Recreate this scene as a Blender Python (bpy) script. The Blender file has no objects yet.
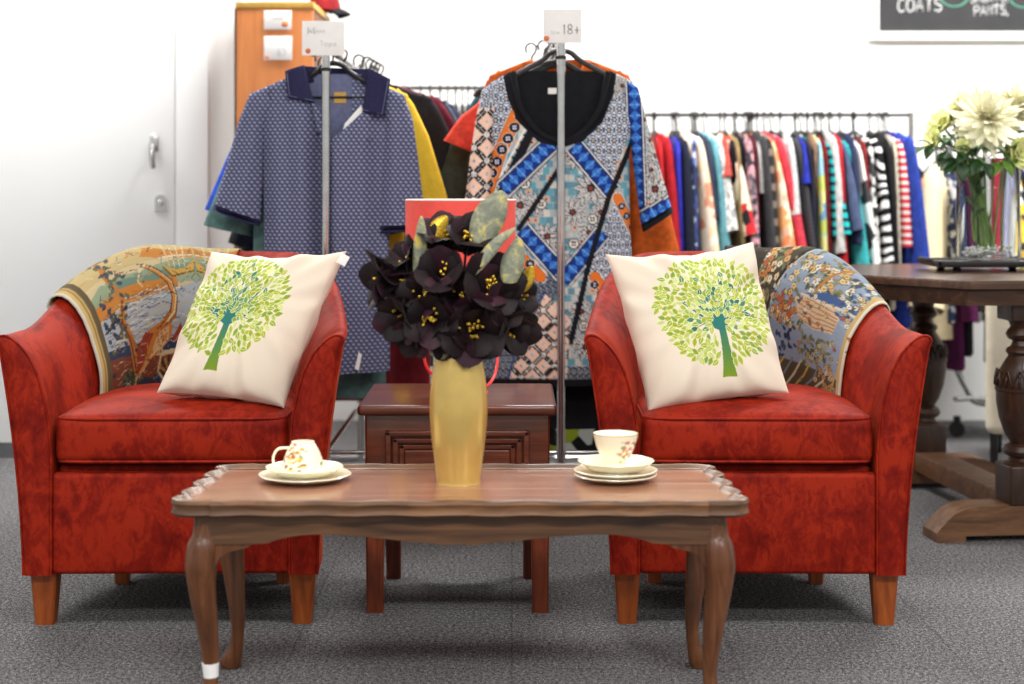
import bpy, bmesh, math, random
import numpy as np
from mathutils import Vector, Matrix

random.seed(7); RNG = np.random.RandomState(11)
PI = math.pi
F, H, HY = 1600.0, 1.05, 189.0          # focal length in pixels, eye height, horizon row
SC = bpy.context.scene
COL = SC.collection

def P(px, py, d):                        # a point of the place from where it shows and how far off it is
    return Vector(((px - 512) * d / F, d, H - (py - HY) * d / F))
def PX(px, d): return (px - 512) * d / F
def PZ(py, d): return H - (py - HY) * d / F

# ------------------------------------------------------------------ colours and materials
def lin(c):
    return tuple(((v / 255.0) / 12.92 if v / 255.0 <= 0.04045 else ((v / 255.0 + 0.055) / 1.055) ** 2.4) for v in c)
def rgba(c): return (*lin(c), 1.0)
MATS = {}
def base_mat(name):
    m = bpy.data.materials.new(name); m.use_nodes = True
    nt = m.node_tree
    return m, nt, nt.nodes['Principled BSDF']
def setp(b, **kw):
    names = dict(rough='Roughness', metal='Metallic', spec='Specular IOR Level', sheen='Sheen Weight', srough='Sheen Roughness',
                 stint='Sheen Tint', trans='Transmission Weight', ior='IOR', coat='Coat Weight', crough='Coat Roughness', sss='Subsurface Weight')
    for k, v in kw.items(): b.inputs[names[k]].default_value = v
def ramp(nt, stops, interp='LINEAR'):
    r = nt.nodes.new('ShaderNodeValToRGB'); r.color_ramp.interpolation = interp
    e = r.color_ramp.elements
    while len(e) < len(stops): e.new(0.5)
    for el, (p, c) in zip(e, stops): el.position = p; el.color = rgba(c)
    return r
def coords(nt, scale=(1, 1, 1), rot=(0, 0, 0)):
    t = nt.nodes.new('ShaderNodeTexCoord'); mp = nt.nodes.new('ShaderNodeMapping')
    mp.inputs['Scale'].default_value = scale; mp.inputs['Rotation'].default_value = rot
    nt.links.new(t.outputs['Object'], mp.inputs['Vector'])
    return mp.outputs['Vector']
def noise(nt, vec, scale, detail=4, rough=.5, dist=0):
    n = nt.nodes.new('ShaderNodeTexNoise')
    n.inputs['Scale'].default_value = scale; n.inputs['Detail'].default_value = detail
    n.inputs['Roughness'].default_value = rough; n.inputs['Distortion'].default_value = dist
    nt.links.new(vec, n.inputs['Vector']); return n.outputs['Fac']
def bump(nt, b, fac, strength, dist=.002):
    bp = nt.nodes.new('ShaderNodeBump'); bp.inputs['Strength'].default_value = strength; bp.inputs['Distance'].default_value = dist
    nt.links.new(fac, bp.inputs['Height']); nt.links.new(bp.outputs['Normal'], b.inputs['Normal'])
def fabric(name, c1, c2=None, scale=60, bs=.25, **kw):
    m, nt, b = base_mat(name); c2 = c2 or tuple(max(0, v * .82) for v in c1)
    v = coords(nt); f = noise(nt, v, scale, 4, .6)
    r = ramp(nt, [(.35, c2), (.65, c1)]); nt.links.new(f, r.inputs[0]); nt.links.new(r.outputs[0], b.inputs['Base Color'])
    bump(nt, b, noise(nt, v, 500, 2), bs, .0015)
    a = dict(rough=.85, spec=.25); a.update(kw); setp(b, **a); return m
def plain(name, c, noisy=.06, nscale=30, **kw):
    m, nt, b = base_mat(name)
    f = noise(nt, coords(nt), nscale, 3)
    r = ramp(nt, [(.3, tuple(v * (1 - noisy) for v in c)), (.7, tuple(min(255, v * (1 + noisy)) for v in c))])
    nt.links.new(f, r.inputs[0]); nt.links.new(r.outputs[0], b.inputs['Base Color'])
    a = dict(rough=.5); a.update(kw); setp(b, **a); return m
def wood(name, dark, mid, light, scale=(3, 40, 40), **kw):
    m, nt, b = base_mat(name)
    v = coords(nt, scale); f = noise(nt, v, 1.0, 6, .6, 1.2)
    r = ramp(nt, [(.25, dark), (.5, mid), (.75, light)]); nt.links.new(f, r.inputs[0]); nt.links.new(r.outputs[0], b.inputs['Base Color'])
    bump(nt, b, f, .08, .001)
    a = dict(rough=.32, spec=.5); a.update(kw); setp(b, **a); return m
def vcol(name, weave=900, **kw):          # a print that belongs to the cloth, kept in the mesh's own colours
    m, nt, b = base_mat(name)
    a = nt.nodes.new('ShaderNodeAttribute'); a.attribute_name = 'Col'
    nt.links.new(a.outputs['Color'], b.inputs['Base Color'])
    if weave: bump(nt, b, noise(nt, coords(nt), weave, 2), .35, .001)
    k = dict(rough=.85, spec=.2); k.update(kw); setp(b, **k); return m
def stripes(name, c1, c2, period, duty=.5, wob=0.0, axis='Z'):
    m, nt, b = base_mat(name)
    v = coords(nt); s = nt.nodes.new('ShaderNodeSeparateXYZ'); nt.links.new(v, s.inputs[0])
    src = s.outputs[axis]
    if wob:
        n = noise(nt, v, 7, 1); ma = nt.nodes.new('ShaderNodeMath'); ma.operation = 'MULTIPLY_ADD'
        nt.links.new(n, ma.inputs[0]); ma.inputs[1].default_value = wob; nt.links.new(src, ma.inputs[2]); src = ma.outputs[0]
    d = nt.nodes.new('ShaderNodeMath'); d.operation = 'DIVIDE'; nt.links.new(src, d.inputs[0]); d.inputs[1].default_value = period
    fr = nt.nodes.new('ShaderNodeMath'); fr.operation = 'FRACT'; nt.links.new(d.outputs[0], fr.inputs[0])
    r = ramp(nt, [(0, c1), (duty, c2)], 'CONSTANT'); nt.links.new(fr.outputs[0], r.inputs[0]); nt.links.new(r.outputs[0], b.inputs['Base Color'])
    setp(b, rough=.85, spec=.2); return m
def floral(name, cols, scale=28):
    m, nt, b = base_mat(name)
    v = coords(nt); vo = nt.nodes.new('ShaderNodeTexVoronoi'); vo.inputs['Scale'].default_value = scale; nt.links.new(v, vo.inputs['Vector'])
    s = nt.nodes.new('ShaderNodeSeparateColor'); nt.links.new(vo.outputs['Color'], s.inputs[0])
    n = len(cols); r = ramp(nt, [(i / n, c) for i, c in enumerate(cols)], 'CONSTANT')
    nt.links.new(s.outputs[0], r.inputs[0]); nt.links.new(r.outputs[0], b.inputs['Base Color'])
    setp(b, rough=.85, spec=.2); return m

def velvet():
    m, nt, b = base_mat('red_velvet')
    v = coords(nt)
    big = noise(nt, v, 7, 4, .6, .8); fine = noise(nt, coords(nt, (1, 1, .55)), 42, 4, .7, .9)
    mx = nt.nodes.new('ShaderNodeMath'); mx.operation = 'MULTIPLY_ADD'; nt.links.new(fine, mx.inputs[0]); mx.inputs[1].default_value = .8
    nt.links.new(big, mx.inputs[2])
    r = ramp(nt, [(.60, (88, 10, 5)), (.84, (122, 22, 9)), (1.08, (148, 36, 15))]); nt.links.new(mx.outputs[0], r.inputs[0])
    nt.links.new(r.outputs[0], b.inputs['Base Color'])
    bump(nt, b, fine, .18, .003)
    setp(b, rough=.62, spec=.12, sheen=.22, srough=.30, stint=rgba((255, 104, 58))); return m
def carpet():
    m, nt, b = base_mat('grey_carpet')
    v = coords(nt); f1 = noise(nt, v, 250, 3, .9); f2 = noise(nt, v, 110, 2, .6)
    ad = nt.nodes.new('ShaderNodeMath'); ad.operation = 'MULTIPLY_ADD'; nt.links.new(f2, ad.inputs[0]); ad.inputs[1].default_value = .45; nt.links.new(f1, ad.inputs[2])
    r = ramp(nt, [(.54, (29, 29, 30)), (.71, (80, 79, 80)), (.87, (170, 168, 169))]); nt.links.new(ad.outputs[0], r.inputs[0])
    br = nt.nodes.new('ShaderNodeTexBrick'); br.offset = 0; br.inputs['Scale'].default_value = 1
    br.inputs['Brick Width'].default_value = .5; br.inputs['Row Height'].default_value = .5; br.inputs['Mortar Size'].default_value = .003
    br.inputs['Color1'].default_value = (1, 1, 1, 1); br.inputs['Color2'].default_value = (.93, .93, .93, 1); br.inputs['Mortar'].default_value = (.72, .72, .72, 1)
    nt.links.new(v, br.inputs['Vector'])
    mi = nt.nodes.new('ShaderNodeMix'); mi.data_type = 'RGBA'; mi.blend_type = 'MULTIPLY'; mi.inputs['Factor'].default_value = 1
    nt.links.new(r.outputs[0], mi.inputs['A']); nt.links.new(br.outputs['Color'], mi.inputs['B']); nt.links.new(mi.outputs['Result'], b.inputs['Base Color'])
    bump(nt, b, ad.outputs[0], .5, .006); setp(b, rough=.95, spec=.1); return m
def polo_cloth():
    m, nt, b = base_mat('navy_dash_weave')
    v = coords(nt); s = nt.nodes.new('ShaderNodeSeparateXYZ'); nt.links.new(v, s.inputs[0])
    def mth(op, a, bb=None, c=None):
        n = nt.nodes.new('ShaderNodeMath'); n.operation = op
        for i, x in enumerate((a, bb, c)):
            if x is None: continue
            if isinstance(x, (int, float)): n.inputs[i].default_value = x
            else: nt.links.new(x, n.inputs[i])
        return n.outputs[0]
    rows = mth('DIVIDE', s.outputs['Z'], .0108); ri = mth('FLOOR', rows); rf = mth('FRACT', rows)
    xs = mth('ADD', mth('DIVIDE', s.outputs['X'], .0158), mth('MULTIPLY', ri, .5)); xs = mth('ADD', xs, mth('MULTIPLY', rf, .3)); xf = mth('FRACT', xs)
    a = mth('LESS_THAN', mth('ABSOLUTE', mth('SUBTRACT', xf, .5)), .24); c = mth('LESS_THAN', mth('ABSOLUTE', mth('SUBTRACT', rf, .5)), .26)
    dots = mth('MULTIPLY', a, c)
    n = noise(nt, v, 120, 2); fac = mth('ADD', dots, mth('MULTIPLY', mth('SUBTRACT', n, .5), .5))
    r = ramp(nt, [(0, (76, 79, 108)), (.5, (92, 96, 126)), (1, (152, 156, 178))]); nt.links.new(fac, r.inputs[0]); nt.links.new(r.outputs[0], b.inputs['Base Color'])
    setp(b, rough=.9, spec=.15); return m

M = {}
M['velvet'] = velvet(); M['carpet'] = carpet(); M['polo'] = polo_cloth()
M['wall'] = plain('white_wall_paint', (238, 238, 236), .008, 3, rough=.75, spec=.2)
M['door'] = plain('white_door_paint', (232, 233, 233), .006, 2, rough=.45, spec=.3)
M['skirting'] = plain('grey_skirting', (92, 93, 96), .05, rough=.5)
M['ceil'] = plain('ceiling_paint', (235, 235, 232), .01, rough=.9)
M['leg_wood'] = wood('amber_leg_wood', (112, 48, 14), (150, 72, 24), (174, 94, 38), (40, 40, 4), rough=.4)
M['table_wood'] = wood('walnut_brown_wood', (50, 31, 18), (96, 64, 39), (136, 94, 58), (2.2, 36, 40), rough=.42, coat=.10, crough=.3)
M['table_top'] = wood('polished_walnut_top', (112, 68, 50), (146, 100, 75), (170, 124, 98), (2.0, 30, 30), rough=.26, coat=.35, crough=.15)
M['cab_leg'] = wood('walnut_leg', (58, 31, 16), (98, 57, 32), (128, 82, 50), (34, 34, 3), rough=.33)
M['mahogany'] = wood('dark_mahogany', (62, 24, 12), (94, 40, 20), (120, 56, 30), (3, 40, 40), rough=.28, coat=.3, crough=.15)
M['mahogany_leg'] = wood('mahogany_leg', (70, 26, 10), (108, 44, 18), (136, 62, 28), (40, 40, 4), rough=.35)
M['oak'] = wood('dark_oak', (44, 27, 18), (72, 47, 32), (102, 72, 50), (4, 34, 34), rough=.3, coat=.2, crough=.2)
M['oak_leg'] = wood('dark_oak_turned', (30, 17, 11), (56, 34, 22), (86, 58, 36), (34, 34, 4), rough=.36)
M['oak_foot'] = wood('oak_foot', (66, 42, 27), (98, 66, 42), (128, 92, 62), (4, 30, 30), rough=.45)
M['cabinet'] = wood('orange_beech_laminate', (184, 106, 48), (196, 118, 58), (206, 130, 68), (30, 30, 2.2), rough=.5)
M['cabinet_trim'] = plain('yellow_beech_edge', (196, 154, 64), .05, rough=.5)
M['cabinet_dark'] = wood('brown_cabinet_shade_side', (92, 50, 24), (112, 64, 32), (130, 80, 44), (30, 30, 2), rough=.6)  # cabinet's shade side, with the shade put into a darker brown
M['black'] = plain('black_plastic', (22, 22, 24), .1, rough=.4)
M['hanger_grey'] = plain('charcoal_plastic', (52, 53, 56), .1, rough=.45)
M['chrome'] = plain('brushed_steel', (196, 196, 194), .03, rough=.22, metal=1.0)
M['dark_metal'] = plain('dark_steel', (60, 60, 62), .05, rough=.35, metal=.9)
M['paper'] = plain('white_card', (244, 243, 240), .01, rough=.8)
M['ink'] = plain('grey_ink', (70, 70, 78), .05, rough=.8)
M['faint'] = plain('faint_ink', (196, 196, 200), .03, rough=.8)
M['orange_logo'] = plain('orange_print', (232, 128, 78), .05, rough=.8)
M['gold'] = plain('gold_lustre', (208, 178, 100), .05, 14, rough=.27, metal=.45, coat=.3, crough=.1)
M['china'] = plain('cream_china', (246, 240, 214), .02, rough=.18, coat=.4, crough=.08)
M['china_gold'] = plain('gilt_edge', (206, 172, 92), .05, rough=.25, metal=.6)
M['board'] = plain('chalkboard_black', (58, 58, 60), .06, 8, rough=.8)
M['frame_white'] = plain('white_frame', (244, 243, 236), .01, rough=.5)
M['chalk'] = plain('chalk_white', (236, 236, 236), .05, 200, rough=.95)
M['chalk_green'] = plain('chalk_green', (96, 166, 140), .12, 200, rough=.95)
M['lamp_red'] = plain('coral_red_shade', (226, 76, 66), .03, rough=.7)
M['lamp_in'] = plain('pale_shade_lining', (244, 214, 204), .02, rough=.8)
M['cord_red'] = plain('red_cord', (222, 52, 48), .03, rough=.45)
M['canvas'] = fabric('cream_canvas', (232, 220, 204), (224, 210, 192), 24)
M['cream_seat'] = fabric('cream_upholstery', (226, 218, 196), (216, 206, 184), 18)
M['print'] = vcol('printed_cotton'); M['tapestry'] = vcol('woven_tapestry', 1200); M['china_print'] = vcol('floral_china', 0, rough=.18, spec=.5, coat=.4)
M['navy'] = fabric('navy_rib', (44, 42, 78), (34, 32, 64), 200)
M['shirt_in'] = fabric('polo_lining', (112, 118, 148), (98, 104, 136), 90)
M['black_cloth'] = fabric('black_cloth', (22, 23, 28), (15, 16, 20), 40)
M['petal'] = plain('black_purple_petal', (20, 6, 11), .45, 20, rough=.6, spec=.25, sheen=.05, srough=.4)
M['petal_edge'] = plain('plum_petal', (40, 13, 25), .4, 24, rough=.6, spec=.25, sheen=.05)
M['glitter'] = plain('gold_glitter', (196, 160, 52), .3, 400, rough=.3, metal=.7)
def leaf_gilt():
    m, nt, b = base_mat('sage_leaf_with_gilt')
    f = noise(nt, coords(nt), 28, 5, .8, .5)
    r = ramp(nt, [(.42, (112, 116, 100)), (.55, (146, 148, 124)), (.62, (206, 186, 84))]); nt.links.new(f, r.inputs[0]); nt.links.new(r.outputs[0], b.inputs['Base Color'])
    setp(b, rough=.55); return m
M['leaf_gilt'] = leaf_gilt()
M['stem'] = plain('green_stem', (104, 132, 66), .12, rough=.5)
M['leaf'] = plain('dark_green_leaf', (40, 74, 34), .25, 20, rough=.45)
M['leaf_lt'] = plain('fresh_green_leaf', (104, 140, 58), .2, 20, rough=.5)
M['white_petal'] = plain('white_petal', (240, 236, 204), .02, rough=.6, sss=.1)
M['yellow_petal'] = plain('pale_lime_petal', (232, 234, 160), .06, rough=.6, sss=.1)
M['bone'] = plain('white_pebble', (226, 226, 222), .4, 160, rough=.4)
M['cap_red'] = fabric('dark_red_cloth', (134, 22, 26), (104, 14, 20), 30)
M['trunk'] = plain('rubber_black', (28, 28, 30), .1, rough=.6)
def glass():
    m, nt, b = base_mat('clear_glass'); b.inputs['Base Color'].default_value = (.96, .98, .97, 1); setp(b, rough=.02, trans=1.0, ior=1.16); return m
M['glass'] = glass()
M['water'] = plain('clear_water', (244, 250, 248), .0, rough=.0, trans=1.0, ior=1.33)

# ------------------------------------------------------------------ mesh helpers
class MB:
    def __init__(s): s.v = []; s.f = []; s.m = []; s.c = []
    def add(s, vf, mat=0, col=None):
        v, f = vf; o = len(s.v)
        s.v += [tuple(p) for p in v]; s.f += [tuple(i + o for i in q) for q in f]; s.m += [mat] * len(f)
        s.c += [col] * len(v) if not isinstance(col, list) else col
        return s
    def build(s, name, mats, parent=None, smooth=True, angle=40, loc=None, rz=None):
        me = bpy.data.meshes.new(name); me.from_pydata(s.v, [], s.f)
        mats = mats if isinstance(mats, (list, tuple)) else [mats]
        for m in mats: me.materials.append(m)
        if len(mats) > 1: me.polygons.foreach_set('material_index', s.m)
        if any(c is not None for c in s.c):
            a = me.color_attributes.new('Col', 'FLOAT_COLOR', 'POINT')
            dat = np.ones((len(s.v), 4), np.float32)
            for i, c in enumerate(s.c): dat[i, :3] = c if c is not None else (.8, .75, .68)
            a.data.foreach_set('color', dat.ravel())
        bm = bmesh.new(); bm.from_mesh(me); bmesh.ops.recalc_face_normals(bm, faces=bm.faces[:]); bm.to_mesh(me); bm.free()
        if smooth:
            me.polygons.foreach_set('use_smooth', [True] * len(me.polygons))
            if angle: me.set_sharp_from_angle(angle=math.radians(angle))
        me.update()
        o = bpy.data.objects.new(name, me); COL.objects.link(o)
        if parent: o.parent = parent
        if loc is not None: o.location = loc
        if rz is not None: o.rotation_euler[2] = rz
        return o
def tf(vf, mat): return [tuple(mat @ Vector(p)) for p in vf[0]], vf[1]
def T(x, y, z): return Matrix.Translation((x, y, z))
def R(a, ax): return Matrix.Rotation(a, 4, ax)
def grid(rows, closed=False, cap0=False, cap1=False):
    n = len(rows[0]); v = [p for r in rows for p in r]; f = []
    for i in range(len(rows) - 1):
        for j in range(n if closed else n - 1):
            k = (j + 1) % n; f.append((i * n + j, i * n + k, (i + 1) * n + k, (i + 1) * n + j))
    if cap0: f.append(tuple(range(n))[::-1])
    if cap1: f.append(tuple((len(rows) - 1) * n + j for j in range(n)))
    return v, f
def lathe(prof, n=32, cap=True):
    return grid([[(r * math.cos(2 * PI * j / n), r * math.sin(2 * PI * j / n), z) for j in range(n)] for r, z in prof], True, cap and prof[0][0] > 1e-5, cap and prof[-1][0] > 1e-5)
def tube(pts, rad, n=8, cap=True, flat=1.0):
    pts = [Vector(p) for p in pts]; m = len(pts)
    rad = rad if isinstance(rad, (list, tuple)) else [rad] * m
    rows = []; up = None
    for i, p in enumerate(pts):
        t = (pts[min(i + 1, m - 1)] - pts[max(i - 1, 0)]).normalized()
        if up is None: up = Vector((0, 0, 1)) if abs(t.z) < .9 else Vector((0, 1, 0))
        a = t.cross(up)
        if a.length < 1e-6: a = t.cross(Vector((1, 0, 0)))
        a.normalize(); bb = a.cross(t).normalized(); up = bb
        rows.append([tuple(p + (a * math.cos(2 * PI * j / n) * flat + bb * math.sin(2 * PI * j / n)) * rad[i]) for j in range(n)])
    return grid(rows, True, cap, cap)
def smooth_path(pts, n=8):
    pts = [Vector(p) for p in pts]; out = []
    for i in range(len(pts) - 1):
        p0 = pts[max(i - 1, 0)]; p1 = pts[i]; p2 = pts[i + 1]; p3 = pts[min(i + 2, len(pts) - 1)]
        for k in range(n):
            t = k / n; out.append(.5 * ((2 * p1) + (p2 - p0) * t + (2 * p0 - 5 * p1 + 4 * p2 - p3) * t * t + (3 * p1 - p0 - 3 * p2 + p3) * t ** 3))
    return out + [pts[-1]]
def interp(tab, t):
    return float(np.interp(t, [a for a, _ in tab], [b for _, b in tab]))
def rbox(sx, sy, sz, r, n=4, loc=(0, 0, 0), fn=None, dense=0):
    h = (sx / 2, sy / 2, sz / 2); r = min(r, min(h))
    def axis(a):
        k = h[a] - r; e = [k + r * math.sin(PI / 2 * i / n) if False else k + r * i / n for i in range(n + 1)]
        mid = list(np.linspace(-k, k, max(2, dense + 2)))
        return [-x for x in e[::-1]] + mid[1:-1] + e
    A = [axis(0), axis(1), axis(2)]; key = {}; V = []; Fc = []
    def vid(p):
        q = tuple(max(-(h[i] - r), min(h[i] - r, p[i])) for i in range(3)); d = Vector([p[i] - q[i] for i in range(3)])
        if d.length > 1e-9:
            mx = max(abs(c) for c in d); d = d.normalized() * mx
        o = Vector(q) + d
        k = tuple(round(c, 6) for c in o)
        if k not in key: key[k] = len(V); V.append(o)
        return key[k]
    for ax in range(3):
        u, w = [a for a in range(3) if a != ax]
        for s in (-1, 1):
            for i in range(len(A[u]) - 1):
                for j in range(len(A[w]) - 1):
                    q = []
                    for a, b in ((i, j), (i + 1, j), (i + 1, j + 1), (i, j + 1)):
                        p = [0, 0, 0]; p[ax] = s * h[ax]; p[u] = A[u][a]; p[w] = A[w][b]; q.append(vid(p))
                    q = list(dict.fromkeys(q))
                    if len(q) >= 3: Fc.append(tuple(q))
    if fn: V = [Vector(fn(p)) for p in V]
    return [tuple(p + Vector(loc)) for p in V], Fc
def box(x0, x1, y0, y1, z0, z1, r=.003, n=2):
    return rbox(x1 - x0, y1 - y0, z1 - z0, r, n, ((x0 + x1) / 2, (y0 + y1) / 2, (z0 + z1) / 2))
def prism(poly, y0, y1):                   # polygon in x, z pushed through y
    n = len(poly); v = [(x, y0, z) for x, z in poly] + [(x, y1, z) for x, z in poly]
    f = [tuple(range(n)), tuple(range(2 * n - 1, n - 1, -1))] + [(i, i + n, (i + 1) % n + n, (i + 1) % n) for i in range(n)]
    return v, f
def taper_leg(x, y, z0, z1, a, b, lean=(0, 0)):
    rows = []
    for z, h, l in ((z1, a, 0), ((z0 + z1) / 2, (a + b) / 2, .5), (z0, b, 1)):
        rows.append([(x + lean[0] * l + sx * h, y + lean[1] * l + sy * h, z) for sx, sy in ((-1, -.8), (-.8, -1), (.8, -1), (1, -.8), (1, .8), (.8, 1), (-.8, 1), (-1, .8))])
    return grid(rows, True, True, True)

def tag(o, label, cat, group=None, kind=None):
    o['label'] = label; o['category'] = cat
    if group: o['group'] = group
    if kind: o['kind'] = kind
    return o
def thing(name, label, cat, loc=(0, 0, 0), rz=0, group=None):
    o = bpy.data.objects.new(name, None); COL.objects.link(o); o.empty_display_size = .05
    o.location = loc; o.rotation_euler = (0, 0, rz)
    return tag(o, label, cat, group)
def struct(name, vf, mat, label, cat):
    o = MB().add(vf).build(name, mat, smooth=False); return tag(o, label, cat, None, 'structure')
def kids(o): return [c for c in COL.objects if c.parent == o]
def copy_tree(o, parent=None):
    c = o.copy(); COL.objects.link(c)
    if parent: c.parent = parent
    for ch in o.children: copy_tree(ch, c)
    return c

# ------------------------------------------------------------------ a small painter for cloth prints
class Canvas:
    def __init__(s, x0, x1, y0, y1, res, bg):
        s.x0, s.y0, s.res = x0, y0, res
        s.w, s.h = int((x1 - x0) * res) + 1, int((y1 - y0) * res) + 1
        s.a = np.empty((s.h, s.w, 3), np.float32); s.a[:] = bg; s.mask = None; s.gain = 1.0
    def _box(s, xs, ys, pad):
        i0 = max(0, int((min(xs) - pad - s.x0) * s.res)); i1 = min(s.w, int((max(xs) + pad - s.x0) * s.res) + 2)
        j0 = max(0, int((min(ys) - pad - s.y0) * s.res)); j1 = min(s.h, int((max(ys) + pad - s.y0) * s.res) + 2)
        if i0 >= i1 or j0 >= j1: return None
        X, Y = np.meshgrid(s.x0 + (np.arange(i0, i1) + .5) / s.res, s.y0 + (np.arange(j0, j1) + .5) / s.res)
        return i0, i1, j0, j1, X, Y
    def _put(s, b, m, col):
        i0, i1, j0, j1 = b[:4]
        if s.mask is not None: m = m & s.mask[j0:j1, i0:i1]
        s.a[j0:j1, i0:i1][m] = col
    def inside(s, poly, X, Y):
        m = np.zeros(X.shape, bool); n = len(poly)
        for i in range(n):
            (xa, ya), (xb, yb) = poly[i], poly[(i + 1) % n]
            if ya == yb: continue
            m ^= ((ya > Y) != (yb > Y)) & (X < (xb - xa) * (Y - ya) / (yb - ya) + xa)
        return m
    def fill(s, poly, col):
        b = s._box([p[0] for p in poly], [p[1] for p in poly], 0)
        if b: s._put(b, s.inside(poly, b[4], b[5]), col)
    def clip(s, poly):
        if poly is None: s.mask = None; return
        s.mask = np.zeros((s.h, s.w), bool)
        b = s._box([p[0] for p in poly], [p[1] for p in poly], 0)
        if b: s.mask[b[2]:b[3], b[0]:b[1]] = s.inside(poly, b[4], b[5])
    def ell(s, cx, cy, rx, ry, col, a=0, r0=0.0):
        q = max(rx, ry); b = s._box([cx - q, cx + q], [cy - q, cy + q], 0)
        if not b: return
        c, n = math.cos(a), math.sin(a); dx, dy = b[4] - cx, b[5] - cy
        e = ((dx * c + dy * n) / rx) ** 2 + ((-dx * n + dy * c) / ry) ** 2
        s._put(b, (e <= 1) & (e >= r0 * r0), col)
    def line(s, pts, w, col, w1=None):
        n = len(pts) - 1
        for i in range(n):
            (xa, ya), (xb, yb) = pts[i], pts[i + 1]
            wa = w if w1 is None else w + (w1 - w) * i / n; wb = w if w1 is None else w + (w1 - w) * (i + 1) / n
            b = s._box([xa, xb], [ya, yb], max(wa, wb))
            if not b: continue
            L = (xb - xa) ** 2 + (yb - ya) ** 2 + 1e-12
            t = np.clip(((b[4] - xa) * (xb - xa) + (b[5] - ya) * (yb - ya)) / L, 0, 1)
            d = np.hypot(b[4] - xa - t * (xb - xa), b[5] - ya - t * (yb - ya))
            s._put(b, d <= (wa + (wb - wa) * t) / 2, col)
    def leaf(s, x, y, ln, wd, a, col):
        c, n = math.cos(a), math.sin(a); pts = []
        for t in np.linspace(0, 1, 9): pts.append((t * ln, math.sin(PI * t ** .8) * wd / 2))
        for t in np.linspace(1, 0, 9)[1:-1]: pts.append((t * ln, -math.sin(PI * t ** .8) * wd / 2))
        s.fill([(x + u * c - v * n, y + u * n + v * c) for u, v in pts], col)
    def sample(s, X, Y):
        fx = np.clip((np.asarray(X) - s.x0) * s.res - .5, 0, s.w - 1.001); fy = np.clip((np.asarray(Y) - s.y0) * s.res - .5, 0, s.h - 1.001)
        i = fx.astype(int); j = fy.astype(int); u = (fx - i)[..., None]; v = (fy - j)[..., None]
        i2 = np.minimum(i + 1, s.w - 1); j2 = np.minimum(j + 1, s.h - 1)
        c = (s.a[j, i] * (1 - u) + s.a[j, i2] * u) * (1 - v) + (s.a[j2, i] * (1 - u) + s.a[j2, i2] * u) * v
        c = c / 255.0 * s.gain
        return np.where(c <= .04045, c / 12.92, ((c + .055) / 1.055) ** 2.4)

# strokes of the letters that stand on the signs, in a box 1 wide and 1 high
def arc(cx, cy, rx, ry, a0, a1, n=14):
    return [(cx + rx * math.cos(math.radians(a0 + (a1 - a0) * i / n)), cy + ry * math.sin(math.radians(a0 + (a1 - a0) * i / n))) for i in range(n + 1)]
SS = arc(.5, .75, .38, .24, 20, 265) + arc(.5, .26, .4, .26, 85, -160)
GL = {'C': [arc(.55, .5, .45, .5, 45, 315)], 'O': [arc(.5, .5, .46, .5, 0, 360)], 'A': [[(.05, 0), (.5, 1), (.95, 0)], [(.22, .35), (.78, .35)]],
      'T': [[(0, 1), (1, 1)], [(.5, 1), (.5, 0)]], 'S': [SS], 'H': [[(.1, 0), (.1, 1)], [(.9, 0), (.9, 1)], [(.1, .5), (.9, .5)]],
      'R': [[(.1, 0), (.1, 1), (.6, 1)] + arc(.6, .75, .3, .25, 90, -90) + [(.1, .5)], [(.45, .5), (.9, 0)]],
      'P': [[(.1, 0), (.1, 1), (.6, 1)] + arc(.6, .73, .32, .27, 90, -90) + [(.1, .46)]], 'N': [[(.1, 0), (.1, 1), (.9, 0), (.9, 1)]],
      ',': [[(.3, .12), (.3, 0), (.12, -.18)]], 'M': [[(.0, 0), (.0, 1), (.5, .2), (1, 1), (1, 0)]], '1': [[(.25, .8), (.5, 1), (.5, 0)]],
      '8': [arc(.5, .75, .34, .25, 0, 360), arc(.5, .25, .4, .25, 0, 360)], '+': [[(.1, .4), (.9, .4)], [(.5, .05), (.5, .75)]],
      'i': [[(.5, .6), (.5, 0)], [(.5, .85), (.5, .9)]], 'z': [[(.1, .6), (.9, .6), (.1, 0), (.9, 0)]], 'e': [[(.1, .32), (.9, .32)] + arc(.5, .3, .42, .3, 0, 300)],
      'o': [arc(.5, .3, .42, .3, 0, 360)], 'p': [[(.12, .6), (.12, -.3)], arc(.5, .3, .4, .3, 0, 360)], 's': [[(x, y * .6) for x, y in SS]], 'n': [[(.12, 0), (.12, .6)], arc(.5, .25, .38, .35, 180, 0) + [(.88, 0)]],
      '$': [SS, [(.5, 1.12), (.5, -.12)]], '3': [arc(.45, .75, .38, .25, 150, -90) + arc(.45, .25, .42, .25, 90, -150)], ' ': []}
def lettering(text, h, w, gap, r, slant=0):
    mb = MB(); x = 0
    for ch in text:
        cw = w * (.5 if ch in ',1i' else 1)
        for st in GL[ch]:
            pts = [(x + u * cw + slant * v * h, 0, v * h) for u, v in st]
            mb.add(tube(pts, r, 6))
        x += cw + gap
    return mb, x - gap

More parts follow.
